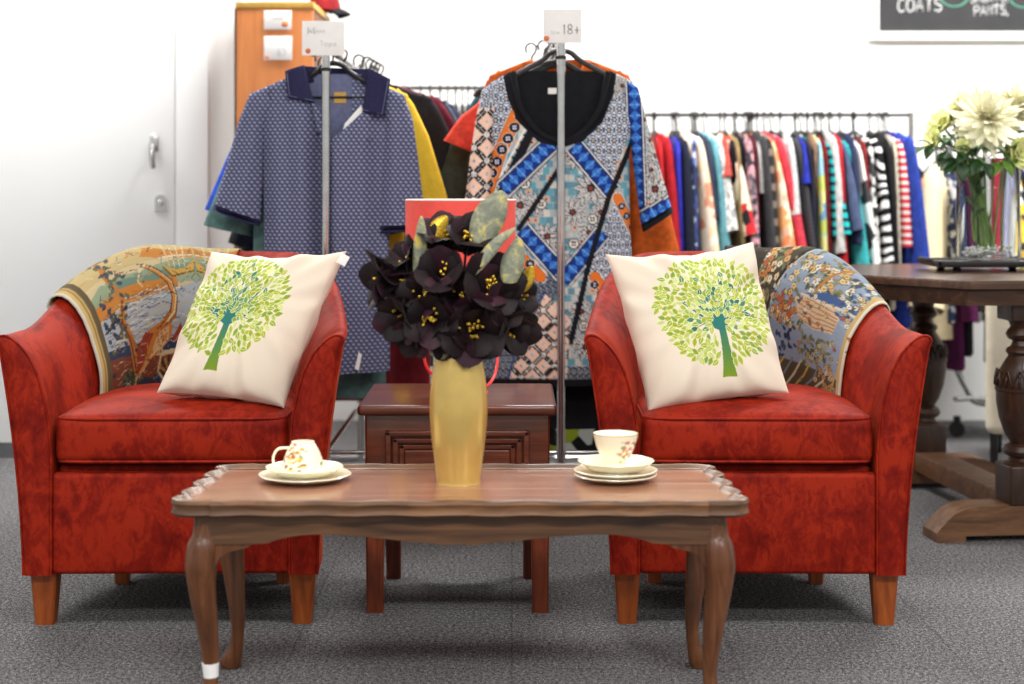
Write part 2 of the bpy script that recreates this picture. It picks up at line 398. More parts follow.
# ================================================================== the room
YB, YL = 7.25, 6.27
struct('floor', grid([[(-4.5, -1.5, 0), (4.5, -1.5, 0)], [(-4.5, YB + .1, 0), (4.5, YB + .1, 0)]]), M['carpet'], 'grey speckled loop carpet across the whole shop floor', 'floor')
struct('ceiling', box(-4.5, 4.5, -1.5, YB + .1, 2.9, 3.0), M['ceil'], 'white ceiling over the shop', 'ceiling')
struct('wall_back', box(-1.16, 4.5, YB, YB + .1, 0, 2.9), M['wall'], 'plain white wall behind the long clothes rail', 'wall')
struct('wall_left', box(-4.5, -1.06, YL, YL + .1, 0, 2.9), M['wall'], 'plain white wall holding the white door', 'wall')
struct('wall_return', box(-1.16, -1.06, YL + .1, YB, 0, 2.9), M['wall'], 'white return of wall hidden behind the orange cabinet', 'wall')
struct('baseboard_left', box(-4.5, -1.06, YL - .02, YL, 0, .055), M['skirting'], 'grey skirting along the wall with the white door', 'skirting')
door = tag(MB().add(box(-2.35, PX(176, YL) , YL - .022, YL, .058, 2.25, .004)).build('door_1', M['door']), 'flush white door with a lever handle and a lock', 'door', None, 'structure')
fr = MB(); fx = PX(176, YL)
fr.add(box(fx + .003, fx + .13, YL - .024, YL, .058, 2.33, .003)); fr.add(box(-2.48, -2.356, YL - .024, YL, .058, 2.33, .003)); fr.add(box(-2.355, fx + .005, YL - .024, YL, 2.256, 2.33, .003))
tag(fr.build('trim_1', M['door']), 'white frame around the flush white door', 'door frame', None, 'structure')
hx, hz = PX(156, YL), PZ(147, YL)
mb = MB().add(box(hx - .016, hx + .016, YL - .034, YL - .022, hz - .02, hz + .05, .006)).add(tube([(hx, YL - .034, hz), (hx, YL - .075, hz)], .009, 12))
mb.add(tube(smooth_path([(hx, YL - .075, hz + .01), (hx + .002, YL - .08, hz - .04), (hx + .006, YL - .078, hz - .085)]), .011, 10))
mb.build('lever_handle', M['chrome'], door)
lx, lz = PX(162, YL), PZ(203, YL)
mb = MB().add(prism([(lx - .022, lz - .032), (lx + .022, lz - .032), (lx + .022, lz + .012)] + [(lx + .022 * math.cos(a), lz + .012 + .022 * math.sin(a)) for a in np.linspace(.2, PI - .2, 9)] + [(lx - .022, lz + .012)], YL - .03, YL - .022))
mb.add(tf(lathe([(.011, 0), (.011, .006), (.009, .008)], 16), T(lx, YL - .03, lz) @ R(PI / 2, 'X')))
mb.build('lock_plate', M['chrome'], door)

# ---- lighting: the shop's ceiling lamps, out of the picture
def lamp(x, y, sx, sy, e, z=2.86):
    l = bpy.data.lights.new('ceiling_panel', 'AREA'); l.shape = 'RECTANGLE'; l.size, l.size_y = sx, sy; l.energy = e; l.color = (1, .985, .96)
    o = bpy.data.objects.new('ceiling_panel', l); COL.objects.link(o); o.location = (x, y, z)
for x, k in ((-2.4, .8), (0, 1), (2.4, 1.2)):
    for y, e in ((0.2, 48), (2.6, 20), (5.85, 58)): lamp(x, y, 1.2, .6, e * k)
w = bpy.data.worlds.new('shop_ambient_fill'); SC.world = w; w.use_nodes = True  # uniform white ambient fill, added to brighten the shop from its open sides
w.node_tree.nodes['Background'].inputs[0].default_value = (1, .99, .97, 1); w.node_tree.nodes['Background'].inputs[1].default_value = .42

# ================================================================== tub armchairs
CH = dict(W=.350, L=.735, Z0=.128)
def chair_plan(th):
    c, s = math.cos(th), math.sin(th); p = 2 / 2.25
    return Vector((CH['W'] * math.copysign(abs(c) ** p, c), CH['L'] * abs(s) ** p))
def chair_frame(th):
    a, b = chair_plan(max(0, th - .004)), chair_plan(min(PI, th + .004)); t = (b - a).normalized()
    n = Vector((t.y, -t.x))
    return chair_plan(th), n
def chair_rim(y): 
    t = min(1, max(0, (y - .16) / .50)); return .700 + .172 * t * t * (3 - 2 * t)
def chair_profile(th):
    p, n = chair_frame(th); hh = chair_rim(p.y); back = min(1, max(0, (p.y - .45) / .25)); top = .062 * (1 - .35 * back)
    fl = lambda z: top * max(0, (z - .118) / (hh - .118)) ** 1.7
    pr = [(fl(z), z) for z in np.linspace(.128, hh - .03, 10)]
    pr += [(top + .001, hh - .012), (top - .004, hh - .003), (top - .012, hh)]
    pr += [(top - .022, hh - .001), (top - .036, hh - .008), (top - .056, hh - .026), (top - .076, hh - .052), (top - .094, hh - .088), (top - .108, hh - .135)]
    e = top - .112
    pr += [(e - .006 + (-.066 - e + .006) * t ** .6, hh - .18 + (.40 - hh + .18) * t) for t in np.linspace(0, 1, 7)]
    pr += [(-.066, .128)]
    return p, n, pr
def chair_pt(th, o, z):
    p, n = chair_frame(th); return (p.x + n.x * o, p.y + n.y * o, z)
def th_for(y, side):                      # the place along the tub at depth y on side -1 or 1
    lo, hi = 0, PI / 2
    for _ in range(40):
        mid = (lo + hi) / 2
        if chair_plan(mid).y < y: lo = mid
        else: hi = mid
    return lo if side > 0 else PI - lo
def make_chair(loc, rz, label):
    t = thing('tub_armchair', label, 'armchair', loc, rz)
    ths = [PI - v for v in np.concatenate([np.linspace(0, .12, 4)[:-1] ** 1.0, np.linspace(.12, PI - .12, 64), np.linspace(PI - .12, PI, 4)[1:]])]
    rows = []
    def cap(th, first):
        p, n, pr = chair_profile(th); m = len(pr)
        cx = [(pr[i][0] + pr[m - 1 - i][0]) / 2 for i in range(m)]
        for k, (dy, sh) in enumerate(((-.012, .010), (-.009, .004), (-.004, .0))):
            rr = []
            for i, (o, z) in enumerate(pr):
                a = Vector(pr[max(i - 1, 0)]); b = Vector(pr[min(i + 1, m - 1)]); d = (b - a).normalized(); nn = Vector((d.y, -d.x))
                zz = max(.128, min(z - nn.y * sh, 2)); oo = o - nn.x * sh
                rr.append((p.x + n.x * oo, p.y + dy, zz))
            yield rr
    rows += list(cap(PI, True))
    for th in ths:
        p, n, pr = chair_profile(th); rows.append([(p.x + n.x * o, p.y + n.y * o, z) for o, z in pr])
    rows += list(cap(0, False))[::-1]
    mb = MB().add(grid(rows, True, True, True)); mb.build('tub_shell', M['velvet'], t, angle=55)
    for th in (PI, 0):
        p, n, pr = chair_profile(th)
        MB().add(tube(smooth_path([(p.x + n.x * o, p.y - .007, z) for o, z in pr[::-1]], 3), .003, 6)).build('piping', M['velvet'], t)
    wi = CH['W'] - .064
    fr = MB().add(rbox(2 * wi, .045, .37 - .128, .012, 3, (0, .018, (.37 + .128) / 2)))
    fr.build('front_rail', M['velvet'], t)
    dk = MB().add(box(-wi + .01, wi - .01, .03, .60, .30, .385, .01)); dk.build('seat_deck', M['velvet'], t)
    def crown(p):
        u, v = p.x / .285, p.y / .29
        q = max(0, 1 - u ** 4) * max(0, 1 - v ** 4)
        b = max(0, 1 - u ** 4) * max(0, 1 - (p.z / .07) ** 2)
        taper = 1 - .10 * max(0, p.y / .29)
        return Vector((p.x * taper, p.y - .012 * b * (1 if p.y < 0 else 0), p.z + (.03 * q if p.z > 0 else -.004 * q)))
    cz = (.392 + .505) / 2
    mb = MB().add(rbox(.556, .57, .113, .022, 4, (0, .285, cz), crown, 14))
    cu = mb.build('seat_cushion', M['velvet'], t, angle=70)
    pp = MB()
    for z in (.500, .398):
        ring = []
        for x, y in [(-.272, .30), (-.272, .02), (-.262, .006), (-.24, .001)] + [(x, -.003 - .003 * (1 - (x / .26) ** 2)) for x in np.linspace(-.2, .2, 9)] + [(.24, .001), (.262, .006), (.272, .02), (.272, .30)]: ring.append((x, y, z))
        pp.add(tube(ring, .0038, 6))
    pp.build('welt', M['velvet'], cu)
    for sx in (-1, 1):
        mb = MB().add(taper_leg(sx * (CH['W'] - .040), .048, 0, .135, .032, .022)); mb.build('leg', M['leg_wood'], t, angle=30)
        mb = MB().add(taper_leg(sx * .215, .445, 0, .135, .024, .018)); mb.build('leg', M['leg_wood'], t, angle=30)
    return t
D0 = 3.83
CL = Vector((PX(171, D0), D0, 0)); CR = Vector((PX(757.5, D0), D0, 0)); RL, RR = math.radians(1.0), math.radians(-1.0)
make_chair(CL, RL, 'red velvet tub armchair with the crane tapestry over its back')
make_chair(CR, RR, 'red velvet tub armchair with the blue flower tapestry over its arm')

# ---- tapestry throws over the chair backs
def throw_mesh(th0, th1, s_in, s_out, n_u, n_v, lift, cv, edge_fn=None, umap=lambda u: u):
    rows = []; cols = []
    for i in range(n_u + 1):
        u = i / n_u; th = th0 + (th1 - th0) * u; p, n, pr = chair_profile(th)
        line = [Vector(q) for q in pr][::-1]                   # inner bottom -> rim -> outer bottom
        line = line[1:]
        nrm = []
        for k in range(len(line)):
            d = (line[min(k + 1, len(line) - 1)] - line[max(k - 1, 0)]).normalized(); nrm.append(Vector((-d.y, d.x)))
        acc = [0]
        for k in range(1, len(line)): acc.append(acc[-1] + (line[k] - line[k - 1]).length)
        rim = acc[[k for k in range(len(line)) if abs(line[k].y - max(q.y for q in line)) < 1e-6][0]]
        zi = interp([(q.y, a) for q, a in zip(line, acc) if a <= rim], s_in)  # arc where the cloth meets the seat
        a0, a1 = zi, rim + s_out
        row = []
        for j in range(n_v + 1):
            v = j / n_v; vv, uu = v, u
            a = a0 + (a1 - a0) * v
            o = np.interp(a, acc, [q.x for q in line]); z = np.interp(a, acc, [q.y for q in line])
            nx = np.interp(a, acc, [q.x for q in nrm]); nz = np.interp(a, acc, [q.y for q in nrm])
            lf = lift + .004 * math.sin(u * 9 + v * 3) + .003 * math.sin(v * 11 + u * 4) + (edge_fn(u, v) if edge_fn else 0)
            lf = max(lf, .004)
            oo, zz = o + nx * lf, z + nz * lf
            row.append((p.x + n.x * oo, p.y + n.y * oo, zz))
            cols.append((u, (a - a0) / max(1e-6, rim - a0) if a <= rim else 1 + (a - rim) / .35))
        rows.append(row)
    vf = grid(rows); uv = np.array(cols)
    c = cv.sample(umap(uv[:, 0]), uv[:, 1])
    return vf, [tuple(x) for x in c]
def solid(o, t):
    md = o.modifiers.new('thickness', 'SOLIDIFY'); md.thickness = t; md.offset = 1
    return o

# the crane tapestry
cv = Canvas(0, 1, 0, 1.4, 420, (226, 206, 158))
W_ = lambda v0, v1, c: cv.fill([(0, v0), (1, v0), (1, v1), (0, v1)], c)
W_(1.0, 1.4, (216, 198, 150)); W_(.86, 1.02, (214, 190, 132))
cv.fill([(0, .74), (.2, .83), (.5, .80), (1, .88), (1, .70), (0, .66)], (158, 176, 142))
cv.fill([(.3, .80), (.55, .76), (1, .84), (1, .78), (.6, .70), (.2, .72)], (120, 150, 130))
cv.fill([(.55, .9), (.62, .97), (.8, .92), (.99, .96), (.99, .88), (.7, .86)], (214, 140, 58))
cv.fill([(.05, .70), (.3, .74), (.6, .72), (.78, .74), (.78, .66), (.4, .62), (.05, .60)], (216, 138, 52))
cv.fill([(0, .26), (1, .34), (1, .70), (.7, .64), (.3, .61), (0, .58)], (186, 194, 198))
for k in range(34):
    y = .30 + .011 * k; x = RNG.uniform(.1, .4); pts = [(x + .04 * i, y + .010 * math.sin(i * 1.3 + k)) for i in range(int(RNG.uniform(6, 17)))]
    cv.line(pts, .006, [(92, 104, 136), (236, 234, 226), (132, 142, 164), (208, 188, 130)][k % 4])
cv.fill([(.1, .27), (.5, .24), (1, .30), (1, .36), (.75, .33), (.45, .33), (.1, .36)], (52, 66, 96))
cv.fill([(0, 0), (1, 0), (1, .26), (.6, .22), (.3, .27), (0, .30)], (136, 70, 46))
cv.fill([(.55, .02), (1, .04), (1, .12), (.75, .09), (.5, .10)], (48, 58, 88)); cv.fill([(.2, 0), (.55, 0), (.5, .08), (.3, .12), (.15, .05)], (58, 62, 82))
cv.ell(.9, .21, .10, .045, (214, 166, 120)); cv.ell(.9, .20, .07, .025, (196, 110, 66))
for k in range(9): cv.leaf(.66, .07, .17, .03, .4 + k * .28, [(58, 48, 44), (206, 140, 60)][k % 2])
for k in range(8): cv.leaf(.28, .07, .12, .03, .2 + k * .36, [(96, 104, 66), (60, 70, 60)][k % 2])
cv.line([(.34, .14), (.32, .34), (.27, .52), (.30, .66), (.26, .86), (.30, 1.0)], .055, (206, 132, 56), .03)
cv.line([(.36, .30), (.24, .52), (.16, .62)], .03, (190, 110, 46), .015); cv.line([(.335, .14), (.31, .34), (.265, .52), (.295, .66)], .012, (120, 60, 30))
for k in range(46): cv.leaf(.2 + RNG.normal() * .07, .52 + RNG.normal() * .11, .05, .028, RNG.uniform(0, 6), [(44, 52, 78), (70, 78, 92), (104, 96, 64)][k % 3])
for k in range(26): cv.leaf(.30 + RNG.normal() * .03, .86 + RNG.normal() * .08, .05, .026, RNG.uniform(0, 6), [(70, 84, 96), (104, 110, 80)][k % 2])
for k in range(4): cv.line([(.74 + .05 * k, .80), (.76 + .055 * k, 1.0)], .008, (238, 222, 182))
cv.fill([(.68, .80), (.74, .72), (.98, .76), (1.0, .86), (.9, .79), (.8, .78)], (222, 176, 84)); cv.line([(.68, .80), (.74, .73), (.98, .77)], .012, (112, 88, 40)); cv.line([(.66, .86), (.98, .90)], .014, (240, 226, 190))
neck = [(.60, .42), (.70, .50), (.73, .60), (.70, .70), (.62, .77), (.54, .83)]
cv.line(neck, .075, (150, 74, 30), .035); cv.line(neck, .055, (226, 150, 62), .022); cv.line([(x + .012, y + .004) for x, y in neck], .018, (244, 220, 168), .008)
cv.line([(.55, .835), (.49, .80), (.45, .74), (.47, .70)], .016, (238, 222, 176), .008)
cv.fill([(.36, .10), (.38, .28), (.46, .40), (.60, .46), (.70, .42), (.68, .33), (.56, .24), (.46, .20)], (222, 138, 56))
cv.fill([(.50, .26), (.56, .38), (.66, .42), (.66, .33), (.58, .26)], (238, 198, 140))
for k in range(40): cv.ell(.60 + RNG.normal() * .04, .35 + RNG.normal() * .035, .007, .007, (196, 110, 50))
cv.fill([(.34, .12), (.36, .30), (.44, .40), (.52, .38), (.46, .28), (.40, .18)], (176, 66, 40)); cv.fill([(.70, .34), (.78, .44), (.80, .40), (.74, .30)], (176, 70, 44))
for k in range(7): cv.line([(.44 + .02 * k, .20 + .012 * k), (.36 + .02 * k, .10 + .02 * k)], .012, [(244, 214, 150), (150, 60, 34)][k % 2])
cv.line([(.60, .26), (.55, .12), (.66, .0)], .02, (232, 196, 140)); cv.line([(.46, .20), (.33, .10), (.30, .0)], .018, (232, 176, 110))
cv.fill([(0, 0), (.0, 1.4), (.07, 1.4), (.07, 0)], (222, 190, 118)); cv.fill([(.062, 0), (.062, 1.4), (.10, 1.4), (.10, 0)], (104, 88, 58)); cv.fill([(0, 0), (0, 1.4), (.02, 1.4), (.02, 0)], (232, 224, 206)); cv.line([(.045, 0), (.045, 1.4)], .010, (176, 140, 76))
cv.fill([(0, 0), (1, 0), (1, .012), (0, .012)], (240, 232, 216))
for k in range(420):
    x, y, a = RNG.uniform(.1, 1), RNG.uniform(0, 1.1), RNG.normal() * .5; L = RNG.uniform(.02, .06)
    c = [(70, 66, 70), (236, 222, 186), (196, 120, 60), (120, 132, 120), (96, 60, 44), (206, 180, 120)][RNG.randint(6)]
    if k % 3 == 0 or y > .62 or y < .26: cv.line([(x, y), (x + L * math.cos(a), y + L * math.sin(a))], .0055, c)
for d in (-.032, .030): cv.line([(x + d * .8, y) for x, y in neck], .007, (84, 46, 30))
cv.gain = .76
vf, cc = throw_mesh(th_for(.35, -1), PI / 2 - .10, .50, .11, 190, 170, .007, cv, lambda u, v: .010 * max(0, 1 - abs(u - .55) * 3), lambda u: 1 - np.abs(1 - u / .76))
o = solid(MB().add(vf, 0, cc).build('tapestry_throw', M['tapestry'], loc=CL, rz=RL, angle=None), .004)
tag(o, 'tapestry cloth with a crane wading by water, draped over the red chair', 'throw')

# the flower tapestry
cv = Canvas(0, 1, 0, 1.4, 420, (150, 166, 186))
for k in range(160): cv.line([(x := RNG.uniform(0, 1), y := RNG.uniform(0, 1.4)), (x + .03, y)], .004, [(166, 180, 198), (134, 152, 176)][k % 2])
def blossoms(n, cx, cy, sx, sy, pal, r=.02):
    for k in range(n):
        x, y = cx + RNG.normal() * sx, cy + RNG.normal() * sy; c = pal[RNG.randint(len(pal))]
        cv.ell(x, y, r * 1.12, r * 1.12, (70, 58, 46))
        for a in range(5): cv.ell(x + r * .55 * math.cos(a * 1.257), y + r * .55 * math.sin(a * 1.257), r * .5, r * .5, c)
        cv.ell(x, y, r * .3, r * .3, (150, 90, 50))
def leaves(n, cx, cy, sx, sy, pal, ln=.055):
    for k in range(n): cv.leaf(cx + RNG.normal() * sx, cy + RNG.normal() * sy, ln, ln * .5, RNG.uniform(0, 6.3), pal[RNG.randint(len(pal))])
CREAM = [(236, 224, 196), (232, 206, 140), (240, 236, 222), (222, 186, 120)]; GREENS = [(112, 114, 72), (84, 90, 62), (140, 136, 92)]; ORG = [(208, 130, 72), (226, 172, 112), (190, 100, 66), (236, 208, 160)]
leaves(80, .66, .83, .17, .13, GREENS); blossoms(60, .62, .86, .16, .12, CREAM, .022)
leaves(26, .42, .36, .06, .07, [(58, 72, 104), (44, 54, 84)], .05); leaves(40, .42, .53, .12, .06, GREENS, .045); blossoms(40, .40, .55, .11, .06, ORG, .02)
cv.fill([(.52, .60), (.70, .70), (.88, .66), (.86, .50), (.70, .46), (.56, .50)], (222, 190, 152)); 
for k in range(6): cv.line([(.56, .51 + .028 * k), (.70, .475 + .034 * k), (.86, .52 + .026 * k)], .009, (172, 122, 84))
cv.fill([(.55, .66), (.72, .74), (.95, .80), (.98, .74), (.74, .66)], (66, 96, 150)); cv.line([(.55, .66), (.74, .665), (.98, .74)], .02, (226, 214, 190))
leaves(40, .9, .92, .07, .14, [(96, 116, 150), (60, 78, 116), (196, 204, 210)], .05); blossoms(14, .92, .84, .05, .10, CREAM + [(176, 90, 80)], .018)
leaves(60, .72, .30, .10, .08, GREENS, .05); blossoms(20, .74, .30, .09, .07, [(206, 196, 150), (176, 164, 110)], .016)
cv.line([(.64, .70), (.68, .86), (.74, 1.0)], .018, (196, 130, 66))
cv.fill([(0, 0), (1, 0), (1, .17), (.55, .20), (0, .24)], (92, 80, 58))
for k in range(12): cv.line([(-.05 + .09 * k, .0), (.02 + .1 * k, .12), (.14 + .09 * k, .22)], .018, [(206, 170, 92), (132, 138, 150), (220, 206, 168)][k % 3])
blossoms(24, .86, .10, .06, .07, [(212, 184, 130), (196, 150, 96)], .02); cv.line([(.97, 0), (.97, 1.4)], .03, (206, 176, 116)); cv.line([(.995, 0), (.995, 1.4)], .02, (236, 226, 204))
bd = [(-.1, -.0), (.12, .22), (.26, .62), (.40, .88), (.60, 1.4), (-.1, 1.4)]
cv.clip(bd); cv.fill(bd, (74, 66, 48)); leaves(130, .17, .80, .14, .3, GREENS + [(120, 120, 96)], .06)
for k in range(10): cv.line([(.05 + .03 * math.sin(k), .4 + .09 * k)] + [(.05 + .035 * k * .5 + .05 * math.cos(a), .45 + .085 * k + .05 * math.sin(a)) for a in np.linspace(0, 5, 12)], .014, (206, 192, 148))
blossoms(46, .15, .72, .10, .22, CREAM + ORG, .026); cv.fill([(-.1, .2), (.02, .5), (.10, .95), (.28, 1.4), (-.1, 1.4)], (62, 52, 40)); cv.clip(None)
cv.line([(.10, .20), (.25, .62), (.385, .88), (.58, 1.4)], .028, (46, 42, 38)); cv.line([(.13, .20), (.275, .62), (.41, .88), (.6, 1.4)], .009, (206, 206, 196))
cv.fill([(0, 0), (1, 0), (1, .012), (0, .012)], (236, 228, 210))
leaves(90, .55, .75, .3, .3, [(84, 92, 74), (66, 80, 108), (150, 140, 100)], .04); blossoms(40, .62, .72, .22, .22, CREAM + ORG, .014)
cv.gain = .80
vf, cc = throw_mesh(PI / 2 - .02, th_for(.33, 1), .50, .13, 190, 170, .007, cv, lambda u, v: .010 * max(0, 1 - abs(u - .45) * 3), lambda u: (u - .20) / .80)
o = solid(MB().add(vf, 0, cc).build('tapestry_throw', M['tapestry'], loc=CR, rz=RR, angle=None), .004)
tag(o, 'tapestry cloth with flower bunches on blue, draped over the red chair', 'throw')

# ---- cushions printed with a leafy tree
def tree_canvas(cx, cy, rx, ry, tx, tb, seed):
    r = np.random.RandomState(seed); cv = Canvas(-.02, 1.02, -.02, 1.02, 900, (219, 205, 187))
    tt = cy - ry * .22; teal = (46, 112, 104); olive = (116, 140, 36)
    n = 40
    for i in range(n):
        t = i / n; t2 = (i + 1.1) / n; w = lambda t: .024 + .030 * (1 - t) ** 3 + .012 * max(0, t - .75) * 4
        y, y2 = tb + (tt - tb) * t, tb + (tt - tb) * t2; c = tuple(np.array(olive) * (1 - t) ** 1.3 + np.array(teal) * (1 - (1 - t) ** 1.3)); o = .008 * math.sin(t * 2)
        cv.fill([(tx - w(t) + o, y), (tx + w(t) + o, y), (tx + w(t2) + o, y2), (tx - w(t2) + o, y2)], c)
    for a in np.linspace(.12, PI - .12, 11):
        L = .70; ca, sa = math.cos(a), math.sin(a)
        pts = [(tx + .008 + (rx * L * ca + (cx - tx) * .7) * t, tt - .03 - .05 * abs(ca) + (cy - tt + .05 + ry * L * sa) * t ** (1 + .25 * abs(ca)) ) for t in np.linspace(0, 1, 11)]
        cv.line(pts, .026, teal, .005)
        for q in (3, 5, 7):
            for sg in (-1, 1): cv.line([pts[q], (pts[q][0] + .10 * math.cos(a + sg * .7), pts[q][1] + .09 * math.sin(a + sg * .7))], .008, teal, .003)
    pal = [(146, 168, 60), (164, 182, 80), (130, 158, 70), (180, 192, 108), (138, 160, 54), (194, 202, 136), (166, 178, 70), (158, 168, 52)]
    done = []
    for k in range(9000):
        a, q = r.uniform(0, 2 * PI), math.sqrt(r.uniform(0, 1)) * (1 + .04 * math.sin(7 * a + seed))
        x, y = cx + rx * q * math.cos(a), cy + ry * q * math.sin(a)
        if y < tt + .01 and abs(x - tx) < .052: continue
        if any((x - u) ** 2 + (y - v) ** 2 < .0305 ** 2 for u, v in done): continue
        done.append((x, y)); near = math.hypot((x - tx), (y - (tt + .12))) / rx
        if r.uniform() < max(0, .62 - near * .85): c = [(52, 112, 96), (70, 126, 98), (104, 150, 96)][r.randint(3)]
        else: c = pal[r.randint(len(pal))]
        out = math.atan2(y - (tt - .02), x - tx) + r.normal() * .55; ln = .056 + .010 * r.uniform()
        cv.leaf(x - .5 * ln * math.cos(out), y - .5 * ln * math.sin(out), ln, .038, out, (226, 222, 176)); cv.leaf(x - .46 * ln * math.cos(out), y - .46 * ln * math.sin(out), ln * .92, .031, out, c)
        cv.line([(x - .5 * ln * math.cos(out), y - .5 * ln * math.sin(out)), (x + .2 * ln * math.cos(out), y + .2 * ln * math.sin(out))], .0035, tuple(v * .8 for v in c) if r.uniform() < .6 else (222, 220, 150))
    return cv
def cushion(bl, br, tr, tl, thick, cv, label, seed):
    r = np.random.RandomState(seed); c = (bl + br + tr + tl) / 4
    ex, ey = ((br - bl) + (tr - tl)) / 2, ((tl - bl) + (tr - br)) / 2; nm = ex.cross(ey).normalized()
    if nm.y > 0: nm = -nm
    ph = r.uniform(0, 6, 8); mb = MB()
    for side, n in ((1, 280), (-1, 80)):
        S, Tt = np.meshgrid(np.linspace(0, 1, n), np.linspace(0, 1, n)); col = cv.sample(S.ravel(), Tt.ravel())
        rows = []
        for j in range(n):
            t = j / (n - 1); row = []
            for i in range(n):
                s = i / (n - 1); A, B = 2 * s - 1, 2 * t - 1; a, b = max(0, 1 - A * A), max(0, 1 - B * B)
                ss = .5 + (s - .5) * (1 - .060 * b ** .8); tt = .5 + (t - .5) * (1 - (.135 if t > .5 else .05) * a ** .8)
                p = bl * (1 - ss) * (1 - tt) + br * ss * (1 - tt) + tr * ss * tt + tl * (1 - ss) * tt
                e = thick * (a * b) ** .36
                rim = (1 - a * b) ** 2 * (a * b) ** .25                      # puckers running in from the seams and corners
                ang = math.atan2(B, A)
                e += rim * (.010 * math.sin(11 * ang + ph[0]) + .006 * math.sin(19 * ang + ph[1]) + .009 * math.sin(6 * ang + ph[2]))
                e += .006 * (a * b) ** .5 * math.sin(5 * A + 3 * B + ph[3]) * (1 - .5 * a * b)
                row.append(tuple(p - c + nm * e * side))
            rows.append(row)
        mb.add(grid(rows), 0 if side == 1 else 1, [tuple(x) for x in col] if side == 1 else [lin((217, 203, 185))] * (n * n))
    o = mb.build('tree_cushion', [M['print'], M['canvas']], angle=None, loc=c)
    tag(o, label, 'cushion', 'cream tree-print cushions')
    return o, c
o, c = cushion(P(157, 393, 3.93), P(284, 408, 3.90), P(347, 251, 4.12), P(212, 252, 4.20), .072, tree_canvas(.40, .56, .385, .36, .40, .10, 3), 'cream cushion with green tree print beside the crane tapestry', 5)
m = MB().add(box(-.012, .012, -.001, .001, -.016, .012, .001)); lt = m.build('care_label', M['paper'], o); lt.location = P(343.5, 259, 4.07) - c; lt.rotation_euler = (0, .5, 0)
cushion(P(648, 413, 3.90), P(789, 393, 3.95), P(753, 242, 4.18), P(605, 254, 4.10), .072, tree_canvas(.58, .53, .40, .37, .585, .085, 8), 'cream cushion with green tree print beside the blue flower tapestry', 9)

# ================================================================== coffee table
TX, TY0, TZ, TD = PX(459.5, 3.13), 3.13, .437, .42
HWT = .573
def top_outline():
    pts = []
    hd = TD / 2
    for x in np.linspace(-HWT + .085, HWT - .085, 97): pts.append((x, -hd - .004 + .0045 * math.cos((x / (HWT - .085)) * PI * 7)))
    def side(sgn):
        q = [(HWT - .085, -hd), (HWT - .05, -hd - .003), (HWT - .018, -hd + .006), (HWT - .001, -hd + .03), (HWT - .004, -hd + .055)]
        w = HWT - .018
        for k in range(3):
            y0 = -hd + .06 + k * .098; q += [(w - .006 * k, y0 + .010), (w + .010 - .004 * k, y0 + .03), (w + .013 - .004 * k, y0 + .052), (w + .006 - .004 * k, y0 + .078), (w - .006 - .004 * k, y0 + .094)]
        q += [(HWT - .028, hd - .045), (HWT - .02, hd - .03), (HWT - .035, hd - .01), (HWT - .06, hd + .001)]
        return q
    s = [tuple(p)[:2] for p in smooth_path([(a, b, 0) for a, b in side(1)], 4)]
    pts += s
    for x in np.linspace(HWT - .085, -HWT + .085, 97): pts.append((x, hd + .003 - .0045 * math.cos((x / (HWT - .085)) * PI * 7)))
    pts += [(-a, b) for a, b in s[::-1]]
    out = [pts[0]]
    for p in pts[1:]:
        if math.hypot(p[0] - out[-1][0], p[1] - out[-1][1]) > .002: out.append(p)
    return out
OUTL = top_outline()
def inset(pts, d):
    n = len(pts); r = []
    for i in range(n):
        a, b = Vector(pts[(i - 2) % n]), Vector(pts[(i + 2) % n]); t = (b - a).normalized(); r.append((pts[i][0] - t.y * d, pts[i][1] + t.x * d))
    return r
ct = thing('coffee_table', 'long brown wooden coffee table with scalloped edge and curved legs', 'table', (TX, TY0 + TD / 2 + .005, 0))
mb = MB(); layers = [(.016, TZ - .034), (.006, TZ - .032), (.0, TZ - .026), (.003, TZ - .018), (.003, TZ - .012), (.0, TZ - .006), (.002, TZ + .001), (.007, TZ + .003), (.013, TZ + .0015), (.018, TZ - .004), (.022, TZ - .005)]
rows = [[(x, y, z) for x, y in inset(OUTL, d)] for d, z in layers]
mb.add(grid(rows, True, True, False), 0); mb.add(([(x, y, layers[-1][1]) for x, y in inset(OUTL, .022)], [tuple(range(len(OUTL)))]), 1)
mb.build('table_top', [M['table_wood'], M['table_top']], ct, angle=35)
ap = MB()
AX = .515
half = [(AX, .348), (AX - .12, .349), (AX - .15, .356), (AX - .20, .366), (AX - .27, .367), (AX - .36, .360), (.10, .353), (.05, .350), (.025, .346)]
low = [(-a, b) for a, b in half] + [(0, .350)] + half[::-1]
low = [(p.x, p.z) for p in smooth_path([(a, 0, b) for a, b in low], 5)]
poly = low + [(AX, TZ - .03), (-AX, TZ - .03)]
ap.add(prism(poly, -.185, -.165)); ap.add(prism(poly, .165, .185))
for s in (-1, 1): ap.add(box(s * AX - .01, s * AX + .01, -.18, .18, .345, TZ - .03, .002))
ap.build('apron', M['table_wood'], ct, angle=30)
